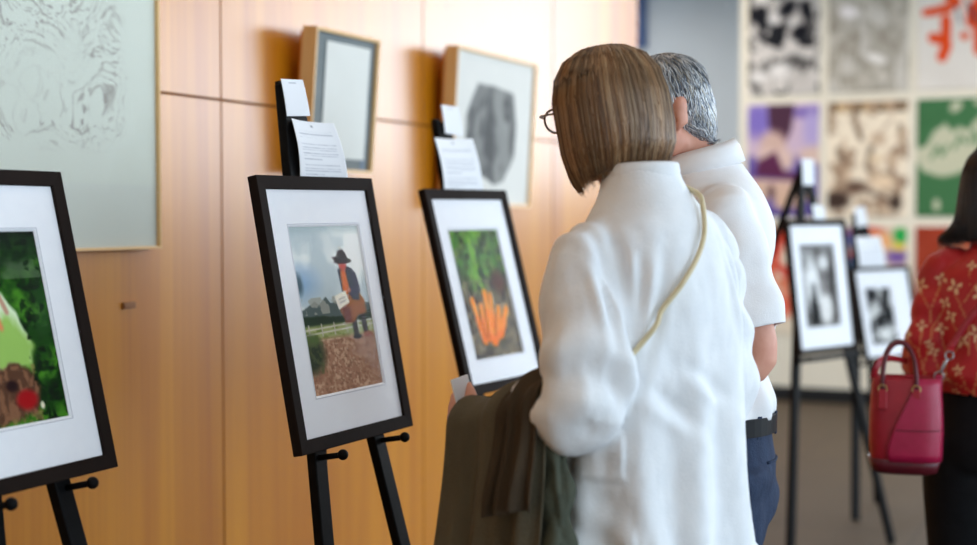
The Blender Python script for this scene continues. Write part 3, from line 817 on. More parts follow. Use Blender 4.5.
def b3(put, w, h, bar):
    p = Pic(120, 110, (226,224,218)); p.noise(5, 3, 3, 231)
    y0, y1, z0, z1 = 4.409, 5.112, 1.435, 1.998
    q = lambda y, z: ((y-y0)/(y1-y0), (z1-z)/(z1-z0))
    pts = [q(4.60,1.888),q(4.76,1.885),q(4.93,1.872),q(4.965,1.76),q(4.955,1.62),q(4.87,1.53),q(4.78,1.508),q(4.62,1.56),q(4.52,1.64),q(4.515,1.76),q(4.55,1.82)]
    p.poly(pts, (132,132,130), .02, wob=.02)
    msk = Pic(120, 110, (0,0,0)); msk.poly(pts, (255,255,255), .02, wob=.02); mm = msk.c[...,0]/255
    p.blot(6,5,.42,.2,(98,98,98),233,mask=mm); p.blot(9,4,.5,.15,(160,160,156),236,mask=mm*.8)
    put(sheet('charcoal_drawing', p, lambda u, v: (-w/2+bar+(w-2*bar)*u, h/2-bar-(h-2*bar)*v, np.full_like(u, -.012)), M['poster']))
wall_art(4.409, 5.112, 1.435, 1.998, -2.19, -2.222, .010, .05, M['oak_light'], M['oak_side'], 'wall picture of a grey rounded charcoal shape on white in a pale wood frame', b3)
tag(MB().box((X0, 2.751, 1.170), (X0+.006, 2.797, 1.186)).box((X0+.006,2.755,1.173),(X0+.0075,2.772,1.183)).build('wall_label', M['plaque'], bevel=.001), 'tiny brown label plate on the panelled wall below the large etching', 'label plate')
tag(MB().box((-4.4, 11.262, 2.815), (-3.835, 11.30, 3.45)).box((-4.38, 11.252, 2.835), (-3.85, 11.262, 3.43)).build('wall_panel', M['blue_panel'], bevel=.006), 'dark blue panel high on the grey wall past the end of the wood panelling', 'panel')

# ------------------------------------------------------------------ people
def rot(ax, deg): return Matrix.Rotation(R(deg), 3, ax)
def hand_mb(mb, wrist, d, palm, side, curl=35, thumb_open=35, s=.93):
    """d: direction wrist->fingers, palm: palm normal, side: +1 thumb on d x palm side"""
    w = Vector(wrist); d = Vector(d).normalized(); n = Vector(palm); n = (n-d*n.dot(d)).normalized(); x = d.cross(n)*side
    mb.tube([w-d*.03*s, w, w+d*.03*s, w+d*.06*s, w+d*.09*s], [(.024*s,.019*s),(.026*s,.018*s),(.036*s,.017*s),(.041*s,.016*s),(.038*s,.013*s)], 14, 2, up=x)
    for i, (off, ln) in enumerate(((.030,.068),(.010,.076),(-.010,.071),(-.030,.056))):
        p = w+d*.075*s+x*off*s; pts = [p]; dd = (d+x*off*2.0).normalized(); rr = [.0095*s]
        for k, fr in enumerate((.3,.42,.32,.24)):
            if k: dd = (Matrix.Rotation(R(curl*(1+.08*i)), 3, dd.cross(n).normalized()) @ dd) if n.cross(dd).length > .05 else dd
            p = p+dd*ln*fr*s*1.0; pts.append(p.copy()); rr.append((.0092-.0008*k)*s)
        mb.tube(pts, rr, 10, 2)
    t0 = w+d*.022*s+x*.022*s
    td = (d*math.cos(R(thumb_open))+x*math.sin(R(thumb_open))+n*.25).normalized()
    t1 = t0+td*.042*s; td2 = (td*.8+d*.5+n*.15).normalized(); t2 = t1+td2*.030*s; t3 = t2+(td2*.8+d*.3+n*.2).normalized()*.025*s
    mb.tube([t0,t1,t2,t3], [.014*s,.012*s,.010*s,.008*s], 10, 2)

def head_mb(mb, c, Mh, s=1.0):
    c = Vector(c)
    P = lambda x, y, z: c + Mh @ (Vector((x,y,z))*s)
    E = lambda p, r, M2=None: mb.ell(P(*p), [q*s for q in r], Mh @ (M2 or Matrix.Identity(3)), 24, 16)
    E((0,-.012,.032), (.074,.092,.082)); E((0,.03,.0), (.064,.062,.085)); E((0,.036,-.055), (.05,.05,.052))
    E((0,.062,-.09), (.026,.024,.022)); E((0,.05,.045), (.06,.042,.04))
    for sx in (-1,1):
        E((sx*.036,.062,-.02), (.022,.018,.02)); E((sx*.03,.083,.028), (.022,.01,.008))
        E((sx*.05,.012,-.055), (.02,.035,.03))
        E((sx*.031,.079,.0215), (.017,.011,.0065)); E((sx*.031,.078,.0015), (.016,.010,.0055))
        # ear: rim, bowl and lobe
        E((sx*.077,-.008,-.002), (.007,.017,.031), rot('Z', -sx*22) @ rot('X', -8)); E((sx*.082,-.014,.012), (.005,.014,.018), rot('Z', -sx*30)); E((sx*.074,0,-.026), (.007,.009,.01))
    mb.tube([P(0,.086,.03), P(0,.098,.012), P(0,.112,-.012), P(0,.104,-.024)], [.009*s,.011*s,.014*s,.009*s], 12, 3)
    for sx in (-1,1): E((sx*.012,.098,-.021), (.009,.009,.007))
    E((0,.088,-.044), (.023,.01,.0055)); E((0,.087,-.055), (.019,.01,.0065))

def person(name, label, loc, yaw, skin, sk, head, height_scale=1.0, hands=True, eyes_open=True):
    """sk: joints in the person's own frame (facing +Y); returns the top-level body mesh"""
    mb = MB()
    mb.stack(sk['torso'], 32, 4)
    for sd in ('L', 'R'):
        s = -1 if sd == 'L' else 1
        sh, el, wr = sk['arm'+sd]
        mb.tube([Vector((s*.09,0,sh[2]-.02)), sh, Vector(sh).lerp(Vector(el), .5), el, Vector(el).lerp(Vector(wr), .35), wr], [.044,.042,.040,.034,.036,.025], 16, 4)
        hd = sk['hand'+sd]
        hand_mb(mb, wr, hd[0], hd[1], hd[2], hd[3])
        hip, kn, an = sk['leg'+sd]
        mb.tube([hip, Vector(hip).lerp(Vector(kn), .5), kn, Vector(kn).lerp(Vector(an), .3), an, (an[0], an[1], .03)], [.088,.075,.055,.056,.036,.038], 18, 4)
        mb.tube([(an[0],an[1]-.05,.035),(an[0],an[1]+.03,.045),(an[0]+s*.008,an[1]+.12,.03),(an[0]+s*.01,an[1]+.18,.02)], [(.03,.03),(.036,.04),(.043,.026),(.03,.016)], 14, 3, up=(1,0,0))
    hc, Mh = Vector(head[0]), head[1]
    nb = Vector(sk['neck']); 
    mb.tube([nb+Vector((0,-.005,-.05)), nb, hc+Mh@Vector((0,-.022,-.055)), hc+Mh@Vector((0,-.015,0))], [.07,.056,.054,.05], 20, 4)
    head_mb(mb, hc, Mh, head[2])
    me = remesh(mb.mesh(name), .0062, 4)
    o = link(name, me, skin, smooth=True)
    o.location = loc; o.rotation_euler = (0,0,yaw)
    tag(o, label, 'person')
    for sx in (-1,1):
        P = lambda x,y,z: hc + Mh @ (Vector((x,y,z))*head[2])
        p = P(sx*.031,.0765,.0115)
        eo = MB().ell(p, (.0125,)*3, nu=14, nv=10).build('eye', M['eye'], o, smooth=True)
        MB().ell(p + Mh @ Vector((0,.0085,-.001)), (.0055,)*3, nu=12, nv=8).build('iris', M['iris'], eo, smooth=True)
        MB().tube([P(sx*.014,.094,.036),P(sx*.032,.094,.042),P(sx*.05,.080,.034)], [.002,.003,.0015], 8, 3).build('eyebrow', head[3], o, smooth=True)
    return o

def folds(me, fn):
    co = coords(me); nr = normals(me); d = fn(co, nr); setco(me, co + nr*d[:, None]); return me

def strands(name, lines, rad, cols, parent, mat):
    """hair: many thin tapering triangular tubes in one mesh, coloured per strand"""
    V = []; F = []; Cc = []
    n = 0
    for pts, r, c in zip(lines, rad, cols):
        pts = np.asarray(pts); m = len(pts)
        d = np.gradient(pts, axis=0); d /= np.linalg.norm(d, axis=1)[:, None]+1e-9
        a = np.cross(d, (0.31,.2,.93)); a /= np.linalg.norm(a, axis=1)[:, None]+1e-9; b = np.cross(d, a)
        t = np.linspace(0, 1, m); rr = r*np.clip(np.minimum(1.0, (1-t)*5+.15), 0, 1)
        for k in range(3):
            an = 2*math.pi*k/3; V.append(pts+(a*math.cos(an)+b*math.sin(an))*rr[:, None])
            Cc.append(np.repeat([c], m, 0) if np.ndim(c) == 1 else c)
        for k in range(3):
            k2 = (k+1) % 3
            for i in range(m-1): F.append((n+k*m+i, n+k2*m+i, n+k2*m+i+1, n+k*m+i+1))
        n += 3*m
    V = np.concatenate(V); Cc = np.concatenate(Cc)
    me = bpy.data.meshes.new(name); me.from_pydata(V.tolist(), [], F)
    at = me.color_attributes.new('print', 'FLOAT_COLOR', 'POINT')
    c = np.ones((len(V), 4)); c[:, :3] = lin(np.clip(Cc, 0, 255)); at.data.foreach_set('color', c.ravel())
    return link(name, me, mat, parent, smooth=True)

def shell(name, mb, voxel, col, parent, it=4):
    me = remesh(mb.mesh(name), voxel, it)
    at = me.color_attributes.new('print', 'FLOAT_COLOR', 'POINT')
    c = np.ones((len(me.vertices), 4)); c[:, :3] = lin(col); at.data.foreach_set('color', c.ravel())
    return link(name, me, M['hair'], parent, smooth=True)

def garment(name, mb, voxel, mat, parent, keep, fn=None, it=5, th=.003, openings=()):
    me = remesh(mb.mesh(name), voxel, it)
    for q in openings: opening(me, *q)
    if fn: folds(me, fn)
    if keep: cut(me, keep)
    o = link(name, me, mat, parent, smooth=True)
    if th: thick(o, th)
    return o

from mathutils.bvhtree import BVHTree
def on_back(o, pts, off=.004):
    """lay (x, z) points on the back of a garment"""
    bv = BVHTree.FromPolygons([v.co for v in o.data.vertices], [p.vertices for p in o.data.polygons]); out = []
    for x, z in pts:
        h = bv.ray_cast(Vector((x, -.6, z)), Vector((0,1,0)))
        if h[0] is not None: out.append(h[0] + h[1]*off*(1 if h[1].y < 0 else -1) + Vector((0,-off*.5,0)))
    return out

def trousers(parent, mat, sk, waist, wz, r=1.0, fn=None, name='trousers'):
    mb = MB()
    mb.stack([(wz+.02,0,waist[2],waist[0],waist[1]),(wz-.06,0,waist[2],waist[0]*1.03,waist[1]*1.03),(wz-.16,0,waist[2]-.005,waist[0]*1.08,waist[1]*1.1),(wz-.22,0,waist[2],waist[0]*1.06,waist[1]*1.05)][::-1], 36, 4)
    for sd in 'LR':
        hip, kn, an = [Vector(p) for p in sk['leg'+sd]]
        mb.tube([hip+Vector((0,waist[2],0)), hip.lerp(kn,.4), kn, kn.lerp(an,.5), (an.x,an.y,.04)], [.108*r,.1*r,.078*r,.07*r,.068*r], 20, 5)
    return garment(name, mb, .009, mat, parent, None, fn, 6, .003, [((0,0,wz+.008),(0,0,1),.3)]+[((sk['leg'+q][2][0], sk['leg'+q][2][1], .06),(0,0,-1),.09) for q in 'LR'])

def shoes(parent, mat, sk):
    for sd in 'LR':
        s = -1 if sd == 'L' else 1
        a = sk['leg'+sd][2]
        mb = MB().tube([(a[0],a[1]-.075,.04),(a[0],a[1]-.03,.05),(a[0]+s*.004,a[1]+.06,.046),(a[0]+s*.008,a[1]+.14,.034),(a[0]+s*.01,a[1]+.2,.024)], [(.03,.034),(.04,.047),(.044,.043),(.048,.031),(.03,.018)], 18, 4, up=(1,0,0))
        mb.box((a[0]-.035+s*.005, a[1]-.08, .002), (a[0]+.035+s*.005, a[1]+.19, .014))
        me = remesh(mb.mesh('shoe'), .006, 4)
        link('shoe', me, mat, parent, smooth=True)

# ---- the woman in white -------------------------------------------------
def woman_white():
    sk = dict(
        torso=[(.80,0,0,.15,.11),(.92,0,0,.155,.11),(1.05,0,.0,.125,.09),(1.2,0,.0,.14,.1),(1.32,0,-.005,.145,.095),(1.39,0,-.005,.10,.07),(1.42,0,0,.06,.055)],
        armL=((-.135,0,1.335),(-.193,-.045,1.105),(-.20,.20,1.04)), armR=((.14,0,1.345),(.160,-.03,1.08),(.14,.12,.97)),
        handL=((.15,1,.1),(1,-.1,-.15),-1,30), handR=((-.3,.9,-.35),(-.9,-.2,-.2),1,25),
        legL=((-.085,0,.86),(-.095,.02,.47),(-.1,-.02,.08)), legR=((.085,0,.86),(.095,.02,.47),(.1,-.02,.08)), neck=(0,.01,1.42))
    yaw = R(66)
    Mh = rot('Z', -8) @ rot('Y', -5) @ rot('X', -5)
    hc = (0, .085, 1.575)
    brow = principled('brown_brow', (92,64,44), .6, .3)
    o = person('person', 'woman with a brown bob seen from behind, in a loose white linen shirt', (-.774, 2.266, 0), yaw, M['skin'], sk, (hc, Mh, .97, brow))
    # shirt
    sh = MB().stack([(.70,-.0,-.01,.20,.16),(.85,-.0,-.01,.19,.15),(1.0,0,-.01,.182,.14),(1.12,0,-.01,.178,.132),(1.25,0,-.012,.168,.126),(1.33,0,-.012,.150,.114),(1.385,0,-.012,.120,.096),(1.425,0,-.004,.085,.080),(1.46,0,.006,.066,.068),(1.49,0,.012,.062,.064)], 48, 5)
    aL = [Vector(p) for p in sk['armL']]; aR = [Vector(p) for p in sk['armR']]
    sh.tube([(-.08,-.005,1.345), aL[0]+Vector((0,0,-.005)), aL[0].lerp(aL[1],.4)+Vector((-.006,-.008,0)), aL[0].lerp(aL[1],.8)+Vector((-.008,-.012,0)), aL[1]+Vector((0,.0,-.005)), aL[1].lerp(aL[2],.35)+Vector((0,0,-.005)), aL[1].lerp(aL[2],.6)], [.05,.058,.070,.075,.068,.060,.056], 26, 5)
    sh.tube([(.08,-.005,1.345), aR[0], aR[0].lerp(aR[1],.5), aR[1], aR[1].lerp(aR[2],.5)], [.06,.066,.068,.064,.056], 24, 5)
    dl = (aL[2]-aL[1]).normalized(); cl = aL[1].lerp(aL[2], .42)
    dr = (aR[2]-aR[1]).normalized(); cr = aR[1].lerp(aR[2], .45)
    ops = [((0,0,.74),(0,0,-1),.4), ((0,.012,1.478),(0,0,1),.09), (cl, dl, .085), (cr, dr, .075)]
    def fn(co, nr):
        x, y, z = co.T
        th = np.arctan2(x, -y)
        w = fbm(x*5, z*2.2+y, y*5, 301, 3)-.5
        low = np.clip((1.36-z)/.5, 0, 1)
        d = .010*low*np.sin(th*9 + w*9 + z*1.5)*np.clip((1.34-z)/.2, 0, 1)
        d += .020*(fbm(x*13, z*6, y*13, 305, 4)-.5)*np.clip((1.45-z)/.1, .2, 1)
        # folds radiating from the armpits across the back
        for ax, az, bx, bz, wd_, dp in ((-.152,1.38,-.15,1.19,.010,.012),(-.128,1.37,-.142,1.20,.008,.010),(-.104,1.35,-.135,1.19,.009,.009),(-.07,1.33,-.125,1.15,.012,.006),
                                       (.13,1.37,.14,1.2,.009,.009),(.10,1.35,.13,1.17,.01,.007),(-.165,1.34,-.185,1.22,.009,.010),(-.05,1.16,.06,1.10,.014,.005),(-.12,1.13,-.02,1.06,.014,.006)):
            dx, dz = bx-ax, bz-az; t = np.clip(((x-ax)*dx+(z-az)*dz)/(dx*dx+dz*dz), 0, 1)
            xx = x + .012*(fbm(z*9, y*3, 0, 333, 2)-.5)
            off = ((xx-ax)*dz-(z-az)*dx)/math.hypot(dx, dz); ed = np.hypot(xx-ax-t*dx, z-az-t*dz)
            fade = np.sin(np.clip(t, .0, 1)*math.pi*.9+.15)*(y < .05)*np.exp(-np.maximum(ed-wd_*3,0)**2/1e-4)
            dp *= 1.7; d += -dp*np.exp(-(off/wd_)**2)*fade + dp*.6*np.exp(-((off-wd_*1.8)/wd_)**2)*fade
        arm = ((x < -.15) & (z < 1.33) & (z > .98)).astype(float)
        d += arm*(.009*np.sin(z*62+x*30+y*26+w*9)*np.exp(-((z-1.12)/.09)**2) + .007*np.sin(y*60+x*38+z*18+w*8)*np.clip((1.34-z)/.2,0,1))
        armr = ((x > .15) & (z < 1.33)).astype(float)
        d += armr*.006*np.sin(z*60+y*30+w*8)
        d += .006*np.clip((.98-z)/.15, 0, 1)*np.sin(z*85+th*7+w*10)*(np.abs(th) > .9)
        return d
    g = garment('linen_shirt', sh, .0062, M['linen'], o, None, fn, 5, .0025, ops)
    col = MB().tube([(.060*math.sin(t), .006-.062*math.cos(t)*1.0, 1.468+.004*math.cos(t)) for t in np.linspace(-2.5, 2.5, 24)], [(.020,.004)]*24, 10, up=(0,0,1))
    col.build('collar', M['linen'], g, smooth=True)
    cf = MB(); q = dl.cross(Vector((0,0,1))).normalized(); q2 = q.cross(dl)
    ringp = [cl-dl*.012 + q*math.cos(t)*.066 + q2*math.sin(t)*.066 for t in np.linspace(0, 2*math.pi, 25)]
    trousers(o, M['beige_cloth'], sk, (.15,.115,0), .93)
    shoes(o, M['shoe'], sk)
    # glasses
    P = lambda x, y, z: Vector(hc) + Mh @ Vector((x, y, z))
    gl = MB()
    for sx in (-1,1):
        gl.tube([P(sx*.034+.026*math.cos(t)*1.05, .112-.006*abs(math.cos(t)*sx), .008+.021*math.sin(t)) for t in np.linspace(0, 2*math.pi, 25)], [.0022]*25, 8)
        gl.tube([P(sx*.061,.108,.014), P(sx*.078,.09,.016), P(sx*.082,.0,.012)], [.002,.002,.002], 8, 4)
    gl.tube([P(-.009,.112,.012), P(0,.115,.015), P(.009,.112,.012)], [.002]*3, 8, 3)
    gl.build('glasses', M['glasses'], o, smooth=True)
    # bob
    hb = (0, -.012, .03)
    S = MB()
    secs = [(-.135,0,-.004,.068,.064),(-.11,0,-.010,.082,.076),(-.06,0,-.016,.096,.092),(-.02,0,-.016,.098,.095),(.03,0,-.010,.096,.098),(.07,0,-.008,.086,.090),(.10,0,-.006,.066,.070),(.117,0,-.004,.035,.038),(.122,0,-.004,.008,.01)]
    S.stack(secs, 40, 5, 2.1)
    cutme = S
    # open the front for the face by carving
    Mh4 = Matrix.Translation(Vector(hc)) @ Mh.to_4x4()
    me = remesh(S.mesh('hair_cap'), .005, 2)
    bmh = bmesh.new(); bmh.from_mesh(me)
    kill = [f for f in bmh.faces if (f.calc_center_median().y > .046 and f.calc_center_median().z < .045 and abs(f.calc_center_median().x) < .082) or f.calc_center_median().z < -.114-.22*f.calc_center_median().y]
    bmesh.ops.delete(bmh, geom=kill, context='FACES'); bmh.transform(Mh4); bmh.to_mesh(me); bmh.free()
    at = me.color_attributes.new('print', 'FLOAT_COLOR', 'POINT')
    c = np.ones((len(me.vertices), 4)); c[:, :3] = lin((86,62,44)); at.data.foreach_set('color', c.ravel())
    hair = link('hair', me, M['hair'], o, smooth=True); thick(hair, .006)
    # strands over the cap, from the crown down to the inward-turned ends
    zz = np.array([s[0] for s in secs][::-1]); cy = np.array([s[2] for s in secs][::-1]); rx = np.array([s[3] for s in secs][::-1]); ry = np.array([s[4] for s in secs][::-1])
    lines = []; rad = []; cols = []
    for i in range(5200):
        th = rng.uniform(-math.pi, math.pi)
        front = abs(th) < .95             # th measured from +Y
        zend = rng.normal(-.116-.22*(math.cos(th)*.08-.012), .006) if not front else rng.uniform(.02,.05)
        z0 = .121 - abs(rng.normal(0, .035)) if rng.random() < .75 else rng.uniform(-.02, .1)
        z0 = max(z0, zend+.03)
        z = np.linspace(z0, zend, 16)
        wob = rng.normal(0, .02)+.035*np.sin(z*30+th*3+rng.uniform(0,.8))*rng.uniform(.2,1)
        t = th + wob*np.linspace(0,1,16)
        zi = -z; lay = rng.uniform(.0, .005)
        RX = np.interp(zi, -zz, rx)+lay; RY = np.interp(zi, -zz, ry)+lay; CY = np.interp(zi, -zz, cy)
        # part of the ends flick in
        k = np.clip((zend+.035-z)/.04, 0, 1); RX = RX-k*k*.010*rng.uniform(0,1.6); RY = RY-k*k*.010*rng.uniform(0,1.6)
        pts = np.stack([np.sin(t)*RX, np.cos(t)*RY+CY, z], 1)
        pts = np.array([(Mh4 @ Vector(p))[:] for p in pts])
        base = np.array([(140,106,74),(116,86,60),(158,126,92),(94,68,48),(178,148,114)][rng.choice(5, p=[.33,.27,.2,.12,.08])], float)
        base = base*(1+.10*math.sin(th*7)+.06*math.sin(th*17+2)) + rng.normal(0,5)
        lines.append(pts); rad.append(rng.uniform(.0006,.0013)); cols.append(base)
    strands('hair_strands', lines, rad, cols, hair, M['hair'])
    return o, sk, yaw, g
wo, wsk, wyaw, wshirt = woman_white()
def w2(o, p): return Matrix.Translation(o.location) @ Matrix.Rotation(o.rotation_euler.z, 4, 'Z') @ Vector(p)

def cloth_grid(name, P, nu, nv, mat, parent, th=.004, loc=None):
    U, V = np.meshgrid(np.linspace(0,1,nu), np.linspace(0,1,nv))
    pts = np.array(P(U, V)).reshape(3,-1).T
    f = [(j*nu+i, j*nu+i+1, (j+1)*nu+i+1, (j+1)*nu+i) for j in range(nv-1) for i in range(nu-1)]
    me = bpy.data.meshes.new(name); me.from_pydata(pts.tolist(), [], f)
    o = link(name, me, mat, parent, smooth=True); thick(o, th, 0)
    s = o.modifiers.new('ss', 'SUBSURF'); s.levels = 1; s.render_levels = 1
    return o

def jacket():
    root = empty('folded_jacket'); 
    el, wr = Vector(wsk['armL'][1]), Vector(wsk['armL'][2])
    mid = el.lerp(wr, .5)
    root.location = w2(wo, mid); root.rotation_euler = (0,0,wyaw)
    d = (wr-el).normalized()
    # U along the forearm, V from the near hem up over the arm and down the far side
    def P(U, V, wid=1.0, seed=400, r0=.058, near=.40, far=.34, s0=-.10, s1=.150):
        a = -np.pi*.5 + (V-.45)/.14*np.pi*.5
        ang = np.clip((V-.38)/.24, 0, 1)*np.pi            # 0 near side .. pi far side
        dn = np.clip((.38-V)/.38, 0, 1); df = np.clip((V-.62)/.38, 0, 1)
        fan = 1+.20*dn+.2*df
        s = (s0+(s1-s0)*U); s = (s-.01)*fan*wid+.01
        pl = np.sin(U*17+seed+2.5*fbm(U*3, V*2, 0, seed, 2))*.5+np.sin(U*31+V*4+seed*2)*.25
        amp = .008+.022*dn+.02*df
        x = -np.cos(ang)*(r0)-dn*.035*np.sin(dn*2.2)+df*.03 - pl*amp*np.where(V < .5, 1, -1)*1.0
        z = np.sin(ang)*(r0*.85)-dn*near-df*far + .010*np.sin(U*9+seed)*np.sin(ang)+.012*(fbm(U*5, V*7, 0, seed+3, 3)-.5)
        return np.stack([x, s*d.y/np.hypot(d.y, d.z), z + s*d.z])
    cloth_grid('jacket_body', lambda U, V: P(U, V), 70, 90, M['olive'], root)
    # turned-back collar and facing near the elbow end
    cloth_grid('jacket_lapel', lambda U, V: P(U, V*.62+.02, .34, 430, .071, .17, .1, -.30, -.03)+np.zeros(3)[:,None,None], 24, 60, M['olive_lining'], root)
    # sleeve hanging behind, nearest the wearer
    mb = MB().tube([(-.02,-.085,-.03),(-.035,-.095,-.12),(-.04,-.10,-.26),(-.04,-.105,-.42)], [(.022,.032),(.026,.036),(.028,.038),(.028,.036)], 18, 5)
    sl = remesh(mb.mesh('jacket_sleeve'), .006, 3)
    folds(sl, lambda co, nr: .006*np.sin(co[:,2]*70+co[:,1]*30)+.006*np.sin(np.arctan2(co[:,0]+.05, co[:,1]+.13)*5))
    link('jacket_sleeve', sl, M['olive_sleeve'], root, smooth=True)
    tag(root, 'dark olive jacket draped over the forearm of the woman in white', 'jacket')
jacket()

def programme():
    hd = w2(wo, Vector(wsk['armL'][2])+Vector((.016,.045,.005)))
    root = MB()
    vw = Vector((-.36,.93,0)).normalized()
    sd = Vector((vw.y, -vw.x, 0))
    up = (Vector((0,0,1)) - sd*.25).normalized()
    q = (vw*.95+sd*.22).normalized()
    v = []
    for th in (0, .003):
        for a, b in ((-.5,-.1),(.5,-.1),(.5,1),(-.5,1)):
            v.append(hd + q*a*.09 + up*(b*.075) + q.cross(up)*th)
    root.add(v, [(0,1,2,3),(7,6,5,4),(0,4,5,1),(1,5,6,2),(2,6,7,3),(3,7,4,0)])
    o = root.build('paper_programme', M['paper'], bevel=.0005)
    tag(o, 'small folded white leaflet held in the left hand of the woman in white', 'leaflet')
programme()

def crossbody():
    root = empty('crossbody_bag'); root.location = w2(wo, (-.12,.20,.86)); root.rotation_euler = (0,0,wyaw)
    o = Vector((-.12,.20,.86))
    back = on_back(wshirt, off=.007, pts=[(.044,1.435),(.034,1.41),(.012,1.37),(-.02,1.33),(-.055,1.29),(-.088,1.25),(-.118,1.215)])
    pts = [Vector(p) for p in ((-.045,.20,.925),(-.02,.178,1.05),(.05,.13,1.33),(.068,.05,1.425),(.062,.0,1.455))] + back + [Vector(p) for p in ((-.19,-.06,1.11),(-.215,.05,1.03),(-.20,.19,.925))]
    MB().tube([p-o for p in pts], [(.0045,.0045)]*len(pts), 10, 6).build('strap', M['strap'], root, smooth=True)
    b = MB().box((-.09,-.03,-.10),(.09,.03,.07)); b.build('bag_body', M['strap'], root, bevel=.015, seg=4)
    MB().box((-.085,.031,-.02),(.085,.037,.07)).build('flap', M['strap'], root, bevel=.003)
    tag(root, 'small cream bag whose thin strap crosses the back of the white shirt', 'bag')
crossbody()

# ---- the man behind her ---------------------------------------------------
def man_polo():
    sk = dict(
        torso=[(.82,0,0,.15,.105),(.95,0,0,.145,.105),(1.1,0,.008,.135,.088),(1.28,0,.0,.145,.088),(1.4,0,-.01,.155,.095),(1.47,0,.0,.10,.07),(1.5,0,.012,.06,.055)],
        armL=((-.165,-.01,1.405),(-.212,-.07,1.125),(-.17,.16,1.05)), armR=((.185,-.015,1.42),(.225,-.03,1.14),(.17,.16,1.08)),
        handL=((.4,.9,0),(1,-.3,.2),-1,35), handR=((-.4,.9,0),(-1,-.3,.2),1,35),
        legL=((-.09,0,.9),(-.1,.02,.49),(-.11,-.03,.08)), legR=((.09,0,.9),(.1,.02,.49),(.11,-.03,.08)), neck=(0,.022,1.5))
    yaw = R(116)
    Mh = rot('Z', 14) @ rot('X', -14)
    hc = (0, .092, 1.61)
    brow = principled('grey_brow', (120,112,106), .6, .3)
    # the waist stands at image x ~715 and depth 2.95
    o = person('person', 'grey haired man in a white polo shirt and navy trousers behind the woman', (-.829, 2.821, 0), yaw, M['skin'], sk, (hc, Mh, 1.03, brow))
    sh = MB().stack([(.96,0,.0,.165,.128),(1.02,0,.0,.168,.135),(1.1,0,.01,.166,.122),(1.22,0,.008,.170,.120),(1.36,0,-.012,.178,.125),(1.44,0,-.010,.152,.105),(1.49,0,.002,.10,.085),(1.525,0,.014,.072,.074)], 44, 5)
    def fn(co, nr):
        x, y, z = co.T; w = fbm(x*6, z*4, y*6, 501, 3)-.5
        d = .006*np.sin(np.arctan2(x,-y)*8+z*8+w*9)*np.clip((1.35-z)/.2,0,1) + .010*(fbm(x*10, z*7, y*10, 505, 3)-.5)
        d += .012*np.exp(-((z-1.03)/.035)**2)*(.6+.4*np.sin(np.arctan2(x,-y)*11+w*6))
        d += ((np.abs(x) > .17)&(z > 1.15))*.004*np.sin(z*50+y*40+w*8)
        return d
    cuffs = []
    for sd in 'LR':
        a, b, c = [Vector(p) for p in sk['arm'+sd]]; sg = -1 if sd == 'L' else 1
        sh.tube([(sg*.09,-.015,1.40), a+Vector((-sg*.005,0,-.008)), a.lerp(b,.4), a.lerp(b,.83)], [.055,.064,.066,.064], 24, 6)
        cuffs.append((a.lerp(b,.8), b-a, .085, .166))
    g = garment('polo_shirt', sh, .0065, M['polo'], o, None, fn, 5, .003, [((0,0,.992),(0,0,-1),.3),((0,.014,1.508),(0,0,1),.11)]+cuffs)
    cp = [(.074*math.sin(t), +.018-.074*math.cos(t), 1.525+.012*math.cos(t)-.02*abs(t)/2.6) for t in np.linspace(-2.7, 2.7, 28)]
    c = MB()
    v = []; 
    for i, p in enumerate(cp):
        t = np.linspace(-2.7,2.7,28)[i]; r = Vector((math.sin(t), -math.cos(t), 0)); p = Vector(p)
        v += [p - r*.006 + Vector((0,0,.018)), p + r*.001 + Vector((0,0,.026)), p + r*.012 + Vector((0,0,.012)), p + r*.024 + Vector((0,0,-.020)), p+r*.020+Vector((0,0,-.022)), p + r*.006 + Vector((0,0,.008)), p-r*.008+Vector((0,0,-.01))]
    f = []
    for i in range(27):
        for k in range(7): a = i*7+k; b = i*7+(k+1) % 7; f.append((a, b, b+7, a+7))
    c.add(v, f).build('collar', M['polo'], g, smooth=True)
    def tf(co, nr):
        x, y, z = co.T; w = fbm(x*7, z*5, y*7, 520, 3)-.5
        return .006*np.sin(z*30+y*22+w*12)*np.clip((.95-z)/.15,0,1)+.008*w
    tr = trousers(o, M['navy'], sk, (.160,.130,.0), 1.005, 1.08, tf)
    # pocket welt and belt loops on the trousers
    pk = MB().tube(on_back(tr, [(x, .905-.02*x) for x in np.linspace(-.13,-.03,9)], .001), [.003]*9, 8); pk.build('back_pocket', M['navy'], tr, smooth=True)
    for x, y in ((-.13,-.082),(-.168,0.0),(-.05,-.130),(.05,-.130),(.13,-.082),(.168,0.0)):
        r = Vector((x,y,0)).normalized()
        MB().beam(Vector((x,y,.955))+r*.007, Vector((x,y,1.002))+r*.008, .011, .004, r).build('belt_loop', M['navy'], tr, bevel=.001)
    bt = MB(); v = []; n = 48
    for k in range(n):
        t = 2*math.pi*k/n; x = .172*math.cos(t); y = .142*math.sin(t)
        for dr, z in ((-.004,.962),(.004,.962),(.004,.998),(-.004,.998)): v.append((x*(1+dr/.16), y*(1+dr/.13), z))
    f = []
    for k in range(n):
        for j in range(4): f.append((k*4+j, k*4+(j+1) % 4, ((k+1) % n)*4+(j+1) % 4, ((k+1) % n)*4+j))
    b = bt.add(v, f).build('belt', M['belt'], o, smooth=False)
    shoes(o, M['shoe'], sk)
    # short grey hair
    Mh4 = Matrix.Translation(Vector(hc)) @ Mh.to_4x4() @ Matrix.Scale(1.03, 4)
    S = MB().stack([(-.075,0,-.062,.045,.026),(-.05,0,-.055,.06,.044),(-.01,0,-.04,.073,.066),(.03,0,-.016,.08,.090),(.07,0,-.012,.075,.09),(.10,0,-.01,.055,.068),(.118,0,-.008,.02,.03)], 36, 5, 2.1)
